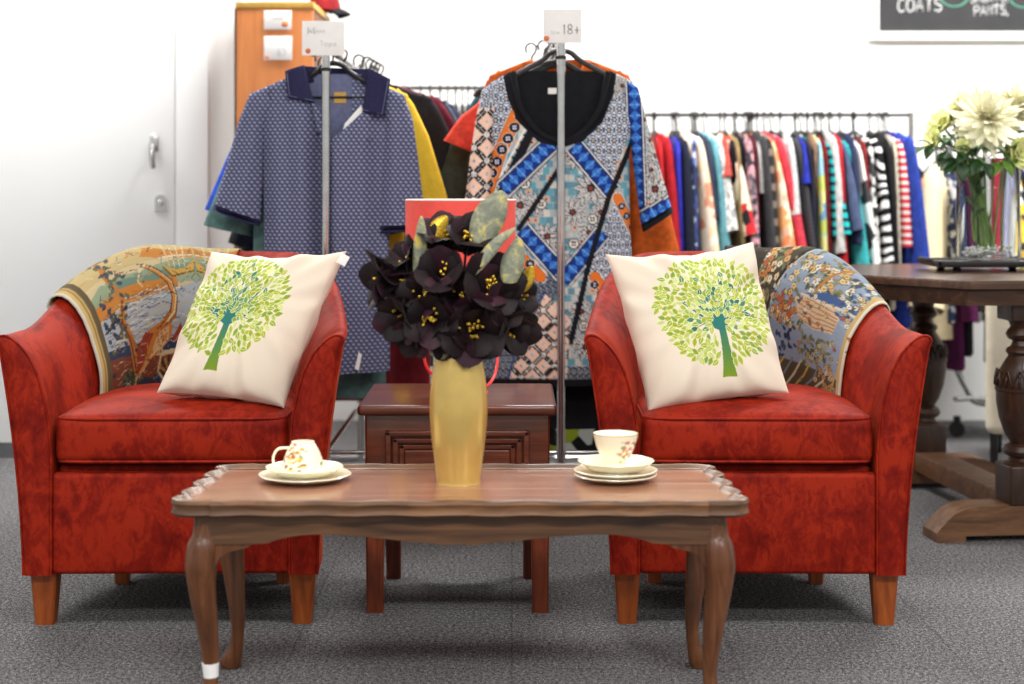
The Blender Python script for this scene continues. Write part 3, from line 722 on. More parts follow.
for sx in (-1, 1):
    for sy in (-1, 1):
        leg = MB(); k = sx * .505; y0 = sy * .160
        path = [(0, 0, .405), (.0, 0, .36), (.006, .006, .335), (.010, .010, .30), (.007, .007, .25), (.0, .002, .19), (-.006, -.003, .13), (-.008, -.005, .085), (-.004, -.002, .05), (.004, .004, .025), (.010, .010, .012), (.010, .010, .0)]
        rad = [.024, .029, .0325, .0315, .0270, .0225, .0175, .0140, .0150, .021, .024, .021]
        sp = smooth_path([(k + sx * a, y0 + sy * b, z) for a, b, z in path], 5); rr = [float(np.interp(i / 5, range(len(rad)), rad)) for i in range(len(sp))]
        leg.add(tube(sp, rr, 16))
        prof = [(p.x, p.z) for p in smooth_path([(.026, 0, .352), (.024, 0, .353), (-.088, 0, .353), (-.092, 0, .346), (-.080, 0, .339), (-.052, 0, .333), (-.032, 0, .322), (-.020, 0, .300), (-.012, 0, .268), (.012, 0, .268), (.026, 0, .300)], 4)]
        rows = []
        for yy, q in ((-.021, .004), (-.0185, .001), (-.014, 0), (.014, 0), (.0185, .001), (.021, .004)):
            cxm, czm = -.02, .325
            rows.append([(k + sx * (x + (cxm - x) * q * 8), y0 + yy, z + (czm - z) * q * 8) for x, z in prof])
        leg.add(grid(rows, True, True, True))
        lo = leg.build('leg', M['cab_leg'], ct, angle=50)
        if sx < 0 and sy < 0:
            tp = MB().add(tube([(k + .0065, y0 + .005, .106), (k + .0078, y0 + .005, .078)], [.0172, .0150], 16)); t = tp.build('white_tape', M['paper'], lo); t['label'] = 'white tape wrapped around the ankle'

# ---- gold vase
VD = 3.375
vx = PX(458.5, VD); vz = TZ - .005
mb = MB(); prof = [(.0, .0), (.044, .0), (.046, .004), (.0505, .04), (.0565, .085), (.0605, .13), (.0615, .16), (.0595, .20), (.055, .235), (.0495, .262), (.047, .272), (.0455, .2725), (.044, .268), (.050, .22), (.055, .15), (.045, .02), (0, .015)]
pp = smooth_path([(r, 0, z) for r, z in prof], 3)
mb.add(lathe([(max(0, p.x), p.z) for p in pp], 56)); o = mb.build('vase', M['gold'], loc=(vx, VD, vz), angle=50); tag(o, 'shiny gold vase standing in the middle of the coffee table', 'vase')

# ---- artificial dark flowers with gilt leaves
def aim(d):                                        # matrix turning +Z to d
    return Vector((0, 0, 1)).rotation_difference(Vector(d).normalized()).to_matrix().to_4x4()
def petal(L, Wd, cup, curl, nu=7, nv=9):
    rows = []
    for j in range(nv):
        t = j / (nv - 1); w = Wd * math.sin(PI * min(1, (.10 + .84 * t ** .85))) ** .75
        if t > .97: w *= .35
        ang = cup + curl * t; 
        rr = []
        for i in range(nu):
            s = 2 * i / (nu - 1) - 1
            rr.append((s * w, L * (math.sin(cup) * t + .35 * curl * t * t) + .010 * 0 - .35 * w * (1 - s * s), L * t * math.cos(cup) * (1 - .25 * max(0, curl) * t)))
        rows.append(rr)
    return grid(rows)
def bloom_mesh(mb, mat4, size, opening, seed, n=6, mats=(0, 1)):
    r = random.Random(seed)
    for ring, (sc, op) in enumerate(((1.0, opening), (.86, opening * .62))):
        for k in range(n if ring == 0 else n - 2):
            a = 2 * PI * k / (n if ring == 0 else n - 2) + ring * .5 + r.uniform(-.15, .15)
            p = petal(size * sc * r.uniform(.92, 1.08), size * .46, op + r.uniform(-.15, .12), .55 + r.uniform(-.2, .25))
            mb.add(tf(p, mat4 @ R(a, 'Z') @ T(0, size * .14, 0)), mats[1] if r.random() < .28 else mats[0])
VC = Vector((vx, VD, vz + .27))
def dark_flower(px, py, dd, size, direction, opening, label, seed, gold=1.0):
    t = thing('artificial_flower', label, 'flower', VC - Vector((0, 0, .14)), 0, 'dark flowers in the gold vase')
    base = VC - Vector((0, 0, .14)); c = P(px, py, VD + dd) - base; d = Vector(direction).normalized()
    root = c - d * size * .5
    mb = MB(); bloom_mesh(mb, T(*root) @ aim(d), size, opening * .60, seed)
    mb.build('petals', [M['petal'], M['petal_edge']], t, angle=None)
    r = random.Random(seed); st = MB()
    for k in range(int(14 * gold) + 1):
        a, q = r.uniform(0, 6.28), r.uniform(0, .30) * size
        pt = root + aim(d).to_3x3() @ Vector((q * math.cos(a), q * math.sin(a), size * r.uniform(.30, .62)))
        st.add(tf(rbox(.006, .005, .010, .0018, 1), T(*pt) @ aim(d) @ R(a, 'Z')))
    st.build('stamens', M['glitter'], t)
    sm = MB().add(tube(smooth_path([(0, 0, 0), (c.x * .12, c.y * .1, .15), tuple(root - Vector((0, 0, .02)) - d * .02), tuple(root + d * .004)], 6), .0028, 6)); sm.build('stem', M['petal'], t)
DF = [(379, 282, -.01, .052, (-.95, -.3, -.05), .75, 'dark flower at the far side of the bunch, facing the blue polo shirt', .2), (404, 260, .01, .046, (-.6, -.45, .5), .55, 'dark half-open flower above the side-facing bloom', .2),
      (399, 318, -.035, .050, (-.62, -.75, -.25), .70, 'dark flower low on the polo-shirt side of the bunch', .3), (432, 318, -.06, .050, (-.15, -1, .0), .62, 'dark flower with gold flecks just above the vase mouth', 1.2),
      (473, 328, -.06, .060, (.12, -1, -.1), .82, 'widest dark flower with a gold heart, low over the vase', 2.0), (441, 272, -.045, .052, (-.1, -.85, .45), .65, 'dark flower at the very heart of the bunch', .5),
      (445, 234, .0, .050, (-.15, -.55, .8), .6, 'plum flower standing up against the red lampshade', .3), (470, 236, -.02, .048, (.2, -.7, .65), .62, 'upright dark flower with gold flecks below the big gilt leaf', 1.2),
      (490, 286, -.05, .058, (.35, -.9, .2), .80, 'dark open flower with gold streaks beneath the gilt leaves', 1.8), (515, 330, -.02, .048, (.65, -.7, -.25), .65, 'dark flower low on the patterned-blouse side', .3),
      (521, 298, .0, .044, (.85, -.4, .1), .55, 'dark bud-like flower nearest the patterned blouse', .2), (424, 294, -.03, .046, (-.4, -.9, .15), .62, 'dark flower filling the gap between the side bloom and the heart', .5),
      (462, 296, -.045, .046, (.0, -1, .1), .6, 'dark flower filling the gap over the widest bloom', .8), (503, 306, -.04, .044, (.4, -.9, -.05), .6, 'dark flower tucked between the two blouse-side blooms', .4),
      (412, 334, -.03, .044, (-.5, -.75, -.4), .65, 'dark flower hanging lowest on the polo-shirt side', .3), (452, 342, -.055, .042, (-.1, -.85, -.5), .6, 'dark drooping flower tucked over the vase rim', .3)]
for i, (px, py, dd, sz, dr, op, lb, gd) in enumerate(DF): dark_flower(px, py, dd, sz * 1.62, dr, op, lb, 40 + i, gd)
def gilt_leaf(pts, dd, wd, label, mat='leaf_gilt', tilt=0.3):
    base = VC - Vector((0, 0, .14)); t = thing('artificial_leaf', label, 'leaf', base, 0, 'gilded leaves in the gold vase')
    path = smooth_path([P(x, y, VD + dd) - base for x, y in pts], 8); rows = []; n = len(path)
    for i, p in enumerate(path):
        k = i / (n - 1); tan = (path[min(i + 1, n - 1)] - path[max(i - 1, 0)]).normalized(); sd = tan.cross(Vector((0, -1, tilt))).normalized(); w = wd * math.sin(PI * min(.985, .06 + .94 * k ** .8)) ** .7
        rows.append([tuple(p + sd * w * s + Vector((0, .25 * w * (abs(s) - .5), 0))) for s in (-1, -.6, -.2, 0, .2, .6, 1)])
    b = MB().add(grid(rows)).build('blade', M[mat], t, angle=None); solid(b, .0012)
    MB().add(tube(smooth_path([(0, 0, 0), (path[0].x * .2, path[0].y * .2, .15), tuple(path[0])], 6), .0022, 6)).build('stem', M['leaf_gilt'], t)
gilt_leaf([(478, 246), (487, 222), (496, 205), (503, 191)], -.03, .034, 'broad grey-green leaf tipped with gold, topmost of the bunch')
gilt_leaf([(418, 282), (420, 255), (421, 235), (421.5, 216)], -.02, .015, 'narrow upright gilt leaf in front of the red shade')
gilt_leaf([(470, 276), (486, 256), (500, 240), (516, 228)], -.06, .013, 'slender gold-edged leaf slanting across the bunch')
gilt_leaf([(508, 284), (512, 266), (516, 252), (519, 238)], -.05, .024, 'drooping grey-green leaf with gold flecks near the blouse')
gilt_leaf([(436, 262), (436, 240), (440, 226), (447, 216)], .01, .024, 'golden petal-shaped leaf behind the plum flower', 'glitter')
gilt_leaf([(512, 288), (520, 284), (527, 278), (532, 266)], .0, .020, 'small gold-brown leaf at the blouse side', 'glitter')
gilt_leaf([(447, 356), (438, 352), (430, 354)], -.05, .014, 'small grey leaf hanging over the polo side of the vase rim')
gilt_leaf([(461, 352), (466, 346), (470, 356), (473, 364)], -.055, .016, 'small grey leaf hanging over the front of the vase rim')

# ---- tea things
def plate(cx, d, zt, rad, h, label, group, depth=.010, wob=8):
    prof = [(.0, .0), (rad * .52, .0), (rad * .55, .003), (rad * .75, .004), (rad * .97, h - .002), (rad, h), (rad * .985, h + .0015), (rad * .92, h - .001), (rad * .72, .0075), (rad * .55, .006), (0, .006)]
    n = 64; rows = [[(r * (1 + .012 * math.cos(wob * 2 * PI * j / n) * (r > rad * .8)) * math.cos(2 * PI * j / n), r * (1 + .012 * math.cos(wob * 2 * PI * j / n) * (r > rad * .8)) * math.sin(2 * PI * j / n), z) for j in range(n)] for r, z in prof]
    o = MB().add(grid(rows, True)).build('tea_plate' if 'plate' in label else 'saucer', M['china'], loc=(PX(cx, d), d, zt), angle=60)
    tag(o, label, 'plate' if 'plate' in label else 'saucer', group)
    e = MB().add(grid([[(x * k, y * k, z) for (x, y, z), k in zip(rows[5], [k] * n)] for k, z in ((.996, 0), (1.003, .0012), (.990, .0022), (.982, .0015))], True)).build('gilt_rim', M['china_gold'], o, angle=None)
    return o
zt = TZ - .005
def cup_canvas(seed, pal):
    r = np.random.RandomState(seed); cv = Canvas(0, 1, 0, 1, 200, (248, 240, 214))
    for u0 in (.20, .62):
        for k in range(46):
            x, y = u0 + r.normal() * .075, .52 + r.normal() * .2; c = pal[r.randint(len(pal))]
            if k % 2: cv.leaf(x, y, .07, .03, r.uniform(0, 6), c)
            else: cv.ell(x, y, .026, .04, c); cv.ell(x, y, .01, .015, (240, 220, 120))
    for k in range(12):
        x, y = r.uniform(0, 1), r.uniform(.15, .9); cv.leaf(x, y, .05, .02, r.uniform(0, 6), pal[r.randint(len(pal))])
    return cv
def teacup(loc, prof, cv, flip, label, hrot, hz):
    n = 72; t = thing('teacup', label, 'cup', loc, 0)
    pr = smooth_path([(r, 0, z) for r, z in prof], 5); m = len(pr); rows = [[(max(0, p.x) * math.cos(2 * PI * j / n), max(0, p.x) * math.sin(2 * PI * j / n), p.z) for j in range(n)] for p in pr]
    hmax = max(p.z for p in pr); im = max(range(m), key=lambda i: pr[i].z)
    cols = []
    for i in range(m):
        U = np.arange(n) / n; V = np.full(n, pr[i].z / hmax if i <= im else .999)
        c = cv.sample((U + .30) % 1.0, V) if i <= im else np.tile(np.array(lin((250, 246, 232))), (n, 1)); cols += [tuple(x) for x in c]
    vf = grid(rows, True)
    mt = (T(0, 0, hmax) @ R(PI, 'X')) if flip else Matrix.Identity(4)
    MB().add(tf(vf, mt), 0, cols).build('bowl', M['china_print'], t, angle=60)
    ro = max(p.x for p in pr)
    rim = MB().add(tf(lathe([(ro - .0008, hmax - .001), (ro + .0006, hmax - .0006), (ro + .0004, hmax + .0008), (ro - .001, hmax + .0009)], n, False), mt)).build('gilt_rim', M['china_gold'], t, angle=None)
    hp = smooth_path([(ro * .80, 0, hmax * hz[0]), (ro + .016, 0, hmax * (hz[0] + .06)), (ro + .021, 0, hmax * .58), (ro + .010, 0, hmax * hz[1]), (ro * .62, 0, hmax * (hz[1] - .06))], 6)
    MB().add(tf(tube(hp, .0030, 8), mt @ R(hrot, 'Z'))).build('handle', M['china'], t)
dl = 3.395
plate(305, dl, zt, .0975, .014, 'larger cream tea plate lying under the upturned cup and its saucer', 'plates of the left tea set', wob=8)
plate(304.5, dl, zt + .011, .082, .018, 'small cream saucer directly under the upturned teacup', 'plates of the left tea set', wob=8)
CP = [(0, .0), (.022, .0), (.0245, .002), (.0255, .005), (.0300, .012), (.0370, .026), (.0430, .044), (.0465, .062), (.0456, .063), (.0415, .045), (.035, .027), (.022, .012), (0, .010)]
teacup((PX(303, dl), dl, zt + .0185), CP, cup_canvas(4, [(214, 150, 70), (196, 92, 60), (232, 190, 90), (120, 130, 70), (226, 200, 120), (150, 70, 40)]), True, 'cream floral teacup turned upside down on its saucer', PI * 1.08, (.80, .30))
dr_ = 3.40
plate(615.5, dr_, zt, .088, .013, 'bottom cream plate under the upright teacup', 'plates of the right tea set')
plate(615.5, dr_, zt + .008, .0885, .014, 'second cream plate, resting on the bottom one under the upright cup', 'plates of the right tea set')
plate(616, dr_, zt + .021, .081, .020, 'cream saucer holding the upright teacup', 'plates of the right tea set')
CP2 = [(0, .0), (.020, .0), (.0215, .003), (.0210, .008), (.0290, .018), (.0385, .036), (.0445, .054), (.0478, .068), (.0470, .0695), (.043, .055), (.037, .038), (.026, .018), (0, .012)]
teacup((PX(615.5, dr_), dr_, zt + .0285), CP2, cup_canvas(15, [(196, 120, 120), (226, 160, 130), (150, 140, 80), (176, 90, 90), (206, 150, 80), (120, 120, 90)]), False, 'cream floral teacup standing upright on its saucer', PI * .42, (.82, .35))

# ================================================================== side table and lamp
SY, SXc = 3.93, PX(457, 3.93)
st = thing('side_table', 'small dark mahogany side table with panelled drawer between the armchairs', 'side table', (SXc, SY, 0))
hw = .246
MB().add(rbox(2 * hw, .455, .026, .010, 4, (0, .2275, .505))).build('table_top', M['mahogany'], st)
body = MB(); body.add(box(-.226, .226, .028, .43, .20, .492, .003))
body.build('carcass', M['mahogany'], st, angle=30)
dw = MB(); zc, hh2 = .335, .118
for k, (ins, y) in enumerate(((0, .014), (.018, .019), (.034, .024))): 
    for (a0, a1, b0, b1) in ((-.178 + ins, .178 - ins, zc + hh2 - ins - .014, zc + hh2 - ins), (-.178 + ins, .178 - ins, zc - hh2 + ins, zc - hh2 + ins + .014), (-.178 + ins, -.178 + ins + .014, zc - hh2 + ins, zc + hh2 - ins), (.178 - ins - .014, .178 - ins, zc - hh2 + ins, zc + hh2 - ins)):
        dw.add(box(a0, a1, y, .032, b0, b1, .004))
dw.add(box(-.13, .13, .020, .032, zc - .07, zc + .07, .004)); dw.build('drawer_front', M['mahogany'], st, angle=30)
for sx in (-1, 1):
    MB().add(taper_leg(sx * .205, .052, 0, .49, .024, .0205)).build('leg', M['mahogany_leg'], st, angle=30)
    MB().add(taper_leg(sx * .19, .40, 0, .40, .026, .019, (-sx * .006, .0))).build('leg', M['mahogany_leg'], st, angle=30)
# lamp
LD = 4.13; lx = PX(460.5, LD); lzb = .518
lm = thing('table_lamp', 'table lamp with a coral red drum shade standing on the side table', 'lamp', (lx, LD, lzb))
n = 64; top = PZ(200, LD) - lzb; bot = PZ(284, LD) - lzb; rs = 55 * LD / F
MB().add(lathe([(rs * 1.0, bot), (rs, top)], n, False)).build('shade', [M['lamp_red']], lm)
MB().add(lathe([(rs - .003, bot), (rs - .003, top)], n, False)).build('shade_lining', M['lamp_in'], lm)
rg = MB()
for z in (bot, top): rg.add(grid([[((rs - .0015 + .0025 * math.cos(b)) * math.cos(2 * PI * j / n), (rs - .0015 + .0025 * math.cos(b)) * math.sin(2 * PI * j / n), z + .0025 * math.sin(b)) for j in range(n)] for b in np.linspace(0, 2 * PI, 9)], True))
rg.build('shade_rim', M['lamp_in'], lm)
MB().add(lathe([(0, 0), (.07, 0), (.072, .008), (.06, .016), (.02, .026), (.014, .05), (.012, .16), (.015, .20), (.012, top - .06), (0, top - .055)], 32)).build('base', M['cord_red'], lm)
cd = smooth_path([P(478, 388, LD - .16), P(487, 386, LD - .14), P(495, 374, LD - .06), P(497, 355, LD - .02), P(488, 338, LD), P(470, 334, LD + .01), P(440, 338, LD + .0), P(428, 345, LD - .02), P(424, 356, LD - .03), P(430, 372, LD - .02), P(450, 382, LD + .03)], 8)
MB().add(tube([p - Vector((lx, LD, lzb)) for p in cd], .0042, 8)).build('cord', M['cord_red'], lm)

# ================================================================== clothes: one way of cutting a garment
def poly_at(pts, t):
    acc = [0]
    for a, b in zip(pts[:-1], pts[1:]): acc.append(acc[-1] + 1)
    u = t * acc[-1]; i = min(int(u), len(pts) - 2); k = u - i
    return tuple(pts[i][q] + (pts[i + 1][q] - pts[i][q]) * k for q in range(2))
def body_loft(Lp, Rp, th, nrow=60, ncol=64, fold=.012, seed=0, neck=None, backdrop=.012, flare=1.0, power=.75):
    r = random.Random(seed); ph = [r.uniform(0, 6.28) for _ in range(4)]; rows = []
    for i in range(nrow + 1):
        t = i / nrow; (xl, zl), (xr, zr) = poly_at(Lp, t), poly_at(Rp, t); cx, hw = (xl + xr) / 2, (xr - xl) / 2
        tk = th * (.30 + .70 * min(1, t * 2.2)) * (1 + (flare - 1) * t); fo = fold * min(1, t * 1.8)
        row = []
        for j in range(ncol):
            a = 2 * PI * j / ncol; c, s = math.cos(a), math.sin(a)
            k = (1 - c) / 2 ; x = cx + hw * c; z = zr + (zl - zr) * k
            y = tk * math.copysign(abs(s) ** power, s)
            y += fo * abs(s) * (math.sin(7 * c + ph[0] + t) * .6 + math.sin(13 * c + ph[1] - 1.4 * t) * .4 + .4 * math.sin(4 * c * t + ph[2]))
            if neck:
                if s < 0: z = min(z, neck(x))
                else: z = min(z, max(zl, zr) - backdrop)
            row.append((x, y, z))
        rows.append(row)
    return rows
def sleeve_loft(outer, inner, hy, n=22, m=28, seed=0, fold=.006):
    r = random.Random(seed); ph = r.uniform(0, 6); rows = []
    for i in range(n + 1):
        t = i / n; (xo, zo), (xi, zi) = poly_at(outer, t), poly_at(inner, t); row = []
        for j in range(m):
            a = 2 * PI * j / m; c, s = math.cos(a), math.sin(a)
            k = (1 + c) / 2; y = hy * (.55 + .45 * t) * math.copysign(abs(s) ** .8, s) + fold * t * s * s * math.sin(5 * c + ph)
            row.append((xi + (xo - xi) * k, y, zi + (zo - zi) * k))
        rows.append(row)
    return rows
def paint(vf, cv):
    a = np.array(vf[0]); return [tuple(x) for x in cv.sample(a[:, 0], a[:, 2])]
HANGER = None
def hanger_meshes(w, drop, bar=True):
    hook = tube(smooth_path([(-.016, 0, -.012), (-.019, 0, .006), (-.008, 0, .019), (.006, 0, .0185), (.016, 0, .008), (.012, 0, -.010), (.002, 0, -.026), (0, 0, -.05), (0, 0, -drop + .015)], 5), .0034, 6)
    pts = [(-w, 0, -drop - .075), (-w * .9, 0, -drop - .055), (-w * .4, 0, -drop - .012), (-.03, 0, -drop + .014), (0, 0, -drop + .020), (.03, 0, -drop + .014), (w * .4, 0, -drop - .012), (w * .9, 0, -drop - .055), (w, 0, -drop - .075)]
    arm = tube(smooth_path(pts, 4), .0085, 8)
    b = tube([(-w * .93, 0, -drop - .068), (-w * .8, 0, -drop - .085), (w * .8, 0, -drop - .085), (w * .93, 0, -drop - .068)], .004, 6)
    return hook, arm, b
def make_hanger(loc, rz, label, w=.19, drop=.085, mat='black', group=None, bar=True):
    t = thing('clothes_hanger', label, 'hanger', loc, rz, group)
    h, a, b = hanger_meshes(w, drop)
    MB().add(h).build('hook', M['chrome' if mat == 'chrome_hook' else mat], t)
    mb = MB().add(a)
    if bar: mb.add(b)
    mb.build('shoulder_bar', M[mat], t)
    return t
HPROTO = {}
def garment(loc, rz, name, label, cat, mat, mat2=None, sh=.21, neckw=.07, drop=.085, slope=.062, bw=.20, length=.66, th=.03, sleeve=(.24, .085, 16), fold=.012, seed=0, group=None, hgroup='black hangers', flare=1.15, hmat='black', hanger=True, collar=None, sleeve_mat=None, ang_l=None):
    t = thing(name, label, cat, loc, rz, group); mat = M[mat] if isinstance(mat, str) else mat
    z0 = -drop + .010; zs = z0 - slope
    Rp = [(neckw, z0), (sh, zs), (sh + .004, zs - .05), (bw, zs - .19), (bw * 1.0, zs - .40), (bw * 1.06, z0 - length)]
    Lp = [(-x, z) for x, z in Rp]
    nk = lambda x: z0 - .085 * math.sqrt(max(0, 1 - (x / (neckw + .012)) ** 2)) if abs(x) < neckw + .012 else 9
    bodyv = grid(body_loft(Lp, Rp, th, 30, 40, fold, seed, nk, .010, flare), True)
    b = MB().add(bodyv).build('body', mat, t, angle=None)
    if sleeve:
        L, wd, ang = sleeve
        for s in (-1, 1):
            a = math.radians(ang if s > 0 or ang_l is None else ang_l); d = Vector((math.sin(a), -math.cos(a))); nn = Vector((math.cos(a), math.sin(a)))
            o0 = Vector((sh - .035, zs + .020)); o1 = Vector((sh + .012, zs - .022)); i0 = Vector((sh - .05, zs - .05)); i1 = Vector((bw - .02, zs - .17))
            end = Vector((sh, zs)) + d * L; oE = end + nn * wd * .55; iE = end - nn * wd * .55
            outer = [o0, o1, o1.lerp(oE, .35) + nn * .012, o1.lerp(oE, .7) + nn * .006, oE]; inner = [i0, i1, i1.lerp(iE, .4), i1.lerp(iE, .75), iE]
            vf = grid(sleeve_loft([(s * p.x, p.y) for p in outer], [(s * p.x, p.y) for p in inner], th * .95, 18, 20, seed + 3), True)
            MB().add(vf).build('sleeve', M[sleeve_mat] if sleeve_mat else mat, t, angle=None)
    if collar:
        mb = MB()
        for s in (-1, 1): mb.add(tube(smooth_path([(s * .01, th * .4, z0 + .012), (s * .06, th * .3, z0 + .010), (s * .075, -th * .5, z0 - .02), (s * .05, -th * .9, z0 - .06)], 5), [.012] * 11 + [.014] * 4 + [.006], 8))
        mb.build('collar', M[collar], t, angle=None)
    if hanger:
        key = hmat
        if key not in HPROTO:
            HPROTO[key] = make_hanger(loc, rz, 'x', mat=hmat); h = HPROTO[key]
        else: h = copy_tree(HPROTO[key]); h.location = loc; h.rotation_euler = (0, 0, rz)
        k = label.split(' hanging')[0]
        if len(k.split()) > 12: k = ' '.join(k.split()[:12]); k = k[:-6] if k.endswith(' the') else k
        tag(h, ('black hanger holding the ' + k)[:120], 'hanger', hgroup)
    return t

# ---------------------------------------------------------------- chrome racks standing end-on, with size cards
def end_rack(x, y0, y1, top, label, group):
    t = thing('clothes_rack', label, 'clothes rack', (x, y0, 0), 0, group); Ln = y1 - y0
    p = MB()
    MB().add(tube([(0, 0, .02), (0, 0, top)], .0135, 20)).build('upright', M['chrome'], t)
    MB().add(tube([(0, Ln, .02), (0, Ln, top)], .0135, 20)).build('upright', M['chrome'], t)
    MB().add(tube([(0, .008, top - .035), (0, Ln - .008, top - .035)], .0125, 16)).build('hanging_rail', M['chrome'], t)
    for yy in (0, Ln):
        MB().add(lathe([(.0136, top - .112), (.0165, top - .110), (.0165, top - .102), (.0136, top - .100)], 20)).build('collar_ring', M['dark_metal'], t).location = (0, yy, 0)
        f = MB().add(tube([(-.26, 0, .03), (.26, 0, .03)], .0125, 12)); f.add(tube([(-.26, 0, .03), (-.26, 0, .0)], .016, 12)); f.add(tube([(.26, 0, .03), (.26, 0, 0)], .016, 12))
        f.build('foot', M['chrome'], t).location = (0, yy, 0)
    MB().add(tube([(0, 0, .24), (0, Ln, .24)], .010, 12)).build('lower_rail', M['chrome'], t)
    MB().add(tube([(-.20, .02, .24), (.20, .02, .24)], .007, 10)).build('cross_bar', M['chrome'], t)
    return t
def card(x0, y0, x1, y1, d, label, writing, parent_name='size_card', tilt=0.0, logo=None):
    c = P((x0 + x1) / 2, (y0 + y1) / 2, d); w, h = (x1 - x0) * d / F, (y1 - y0) * d / F
    o = MB().add(rbox(w, .002, h, .0008, 1)).build(parent_name, M['paper'], loc=c); tag(o, label, 'sign')
    for text, px, py, hh, ww, gap, rad, mat in writing:
        mb, ln = lettering(text, hh * d / F, ww * d / F, gap * d / F, rad * d / F)
        q = mb.build('lettering', M[mat], o, angle=None); q.location = P(px, py, d) - c - Vector((0, .0022, 0))
    if logo:
        lx_, ly_, lr = logo; k = d / F
        mb = MB().add(tf(lathe([(0, 0), (lr * k, 0), (lr * k, .0012), (0, .0012)], 24), T(*(P(lx_, ly_, d) - c)) @ R(PI / 2, 'X') @ T(0, 0, .001)))
        mb.add(tf(lathe([(lr * k * .45, .0012), (lr * k * .72, .0016), (lr * k * .45, .0018)], 20), T(*(P(lx_, ly_, d) - c)) @ R(PI / 2, 'X') @ T(0, 0, .001)))
        mb.build('logo', M['orange_logo'], o, angle=None)
    return o
RY = 4.90; XL, XR_ = PX(326, RY), PX(561, RY)
end_rack(XL, RY, 6.05, PZ(43, RY) + .025, 'chrome clothes rack behind the polo shirt, seen end-on', 'chrome racks seen end-on')
end_rack(XR_, RY, 6.05, PZ(31, RY) + .025, 'chrome clothes rack behind the patterned blouse, seen end-on', 'chrome racks seen end-on')
card(302, 21, 344.5, 55.5, RY - .018, 'white size card reading M above the polo shirt rack', [('M', 308, 34, 6.5, 6.2, 1, .26, 'ink'), ('ens', 316, 33, 4.5, 2.6, .8, .16, 'faint'), ('Tops', 320, 46, 5, 3.4, 1, .2, 'faint')], logo=(308, 51, 2.5))
card(543, 9, 581.5, 43, RY - .018, 'white size card reading 18+ above the patterned blouse rack', [('Size', 551, 34, 3.4, 1.9, .6, .18, 'faint'), ('18+', 563, 34, 9.5, 5.4, 1.6, .30, 'ink')], logo=(546.5, 38.5, 2.7))

# ---------------------------------------------------------------- the polo shirt in front
GD = 4.965
def loc_pts(pts, d, cx, cy): 
    o = P(cx, cy, d); return [((x - cx) * d / F, -(y - cy) * d / F) for x, y in pts]
pc = (326, 76)
L_ = lambda pts: loc_pts(pts, GD, *pc)
po = thing('polo_shirt', 'navy and white patterned polo shirt with dark collar, first on its rack', 'polo shirt', P(*pc, GD))
Lb = L_([(301, 72), (263, 88), (260, 112), (263, 150), (264, 220), (265, 300), (266, 372)]); Rb = L_([(352, 72), (390, 88), (393, 112), (389, 150), (389, 220), (390, 300), (390, 370)])
kx = GD / F
def polo_neck(x):
    px = pc[0] + x / kx
    tab = [(296, 66), (303, 74), (314, 100), (326, 147), (334, 140), (364, 114), (371, 84), (378, 66)]
    if px < 296 or px > 378: return 9
    return -(interp(tab, px) - pc[1]) * kx
rows = body_loft(Lb, Rb, .056, 150, 150, .034, 3, polo_neck, .006, 1.2)
MB().add(grid(rows, True)).build('body', M['polo'], po, angle=None)
for nm, outer, inner, cuff in (('sleeve', [(268, 86), (250, 94), (240, 118), (229, 156), (215, 204)], [(274, 112), (266, 126), (264, 155), (263, 188), (261, 220)], [(215, 203), (213.5, 209)]), ('sleeve', [(384, 86), (404, 95), (413, 120), (419, 165), (426, 224)], [(380, 112), (384, 126), (381, 155), (378, 190), (376, 226)], [])):
    sl = MB().add(grid(sleeve_loft(L_(outer), L_(inner), .050, 40, 48, 2, .008), True)).build('sleeve', M['polo'], po, angle=None)
    o1, i1 = Vector(outer[-1]), Vector(inner[-1]); dn = (Vector(outer[-1]) - Vector(outer[-2])).normalized()
    for k, (a, b, mt) in enumerate(((0.0, 2.2, 'navy'), (2.6, 6.2, 'navy'))):
        MB().add(grid(sleeve_loft(L_([tuple(o1 + dn * a), tuple(o1 + dn * b)]), L_([tuple(i1 + dn * a), tuple(i1 + dn * b)]), .0535, 3, 40, 2, 0), True)).build('cuff', M[mt], sl, angle=None)
def flat(pts, y0, y1): return prism(L_(pts), y0, y1)
def cloth_patch(pts, yfun, n=10, thick=.003):        # quad patch with depth, corners a b c d
    a, b, c, d = [Vector((p[0], 0, p[1])) for p in L_(pts)]
    rows = []
    for i in range(n + 1):
        u = i / n; rows.append([tuple((a.lerp(b, v)).lerp(d.lerp(c, v), u) + Vector((0, yfun(u, v), 0))) for v in np.linspace(0, 1, n + 1)])
    return grid(rows)
# collar: a stand at the back and two turned-down flaps
cs = MB(); cs.add(cloth_patch([(303, 66), (371, 69), (366, 84), (307, 82)], lambda u, v: .022 - .035 * (abs(v - .5) * 2) ** 2.5)); o = solid(cs.build('collar_stand', M['navy'], po, angle=None), .003)
for pts in ([(305, 66), (287, 72), (290, 99), (316, 104)], [(370, 69), (391, 80), (385.5, 117), (364, 113)]):
    sgn = 1 if pts[0][0] < 330 else -1
    fl = MB().add(cloth_patch(pts, lambda u, v: -.030 - .016 * u - .008 * math.sin(v * PI))); o = solid(fl.build('collar_flap', M['navy'], po, angle=None), .004)
    ed = [(pts[1][0] + sgn * 2, pts[1][1] + 2), (pts[2][0] + sgn * 2, pts[2][1] - 2), (pts[3][0], pts[3][1] - 2.4)]
    q = L_(ed); MB().add(tube([(q[0][0], -.042, q[0][1]), (q[1][0], -.056, q[1][1]), (q[2][0], -.054, q[2][1])], .0012, 6)).build('collar_stripe', M['shirt_in'], o)
pk = MB(); pk.add(cloth_patch([(313, 102), (322, 108), (332, 150), (324, 148)], lambda u, v: -.046 - .008 * u)); solid(pk.build('button_placket', M['polo'], po, angle=None), .003)
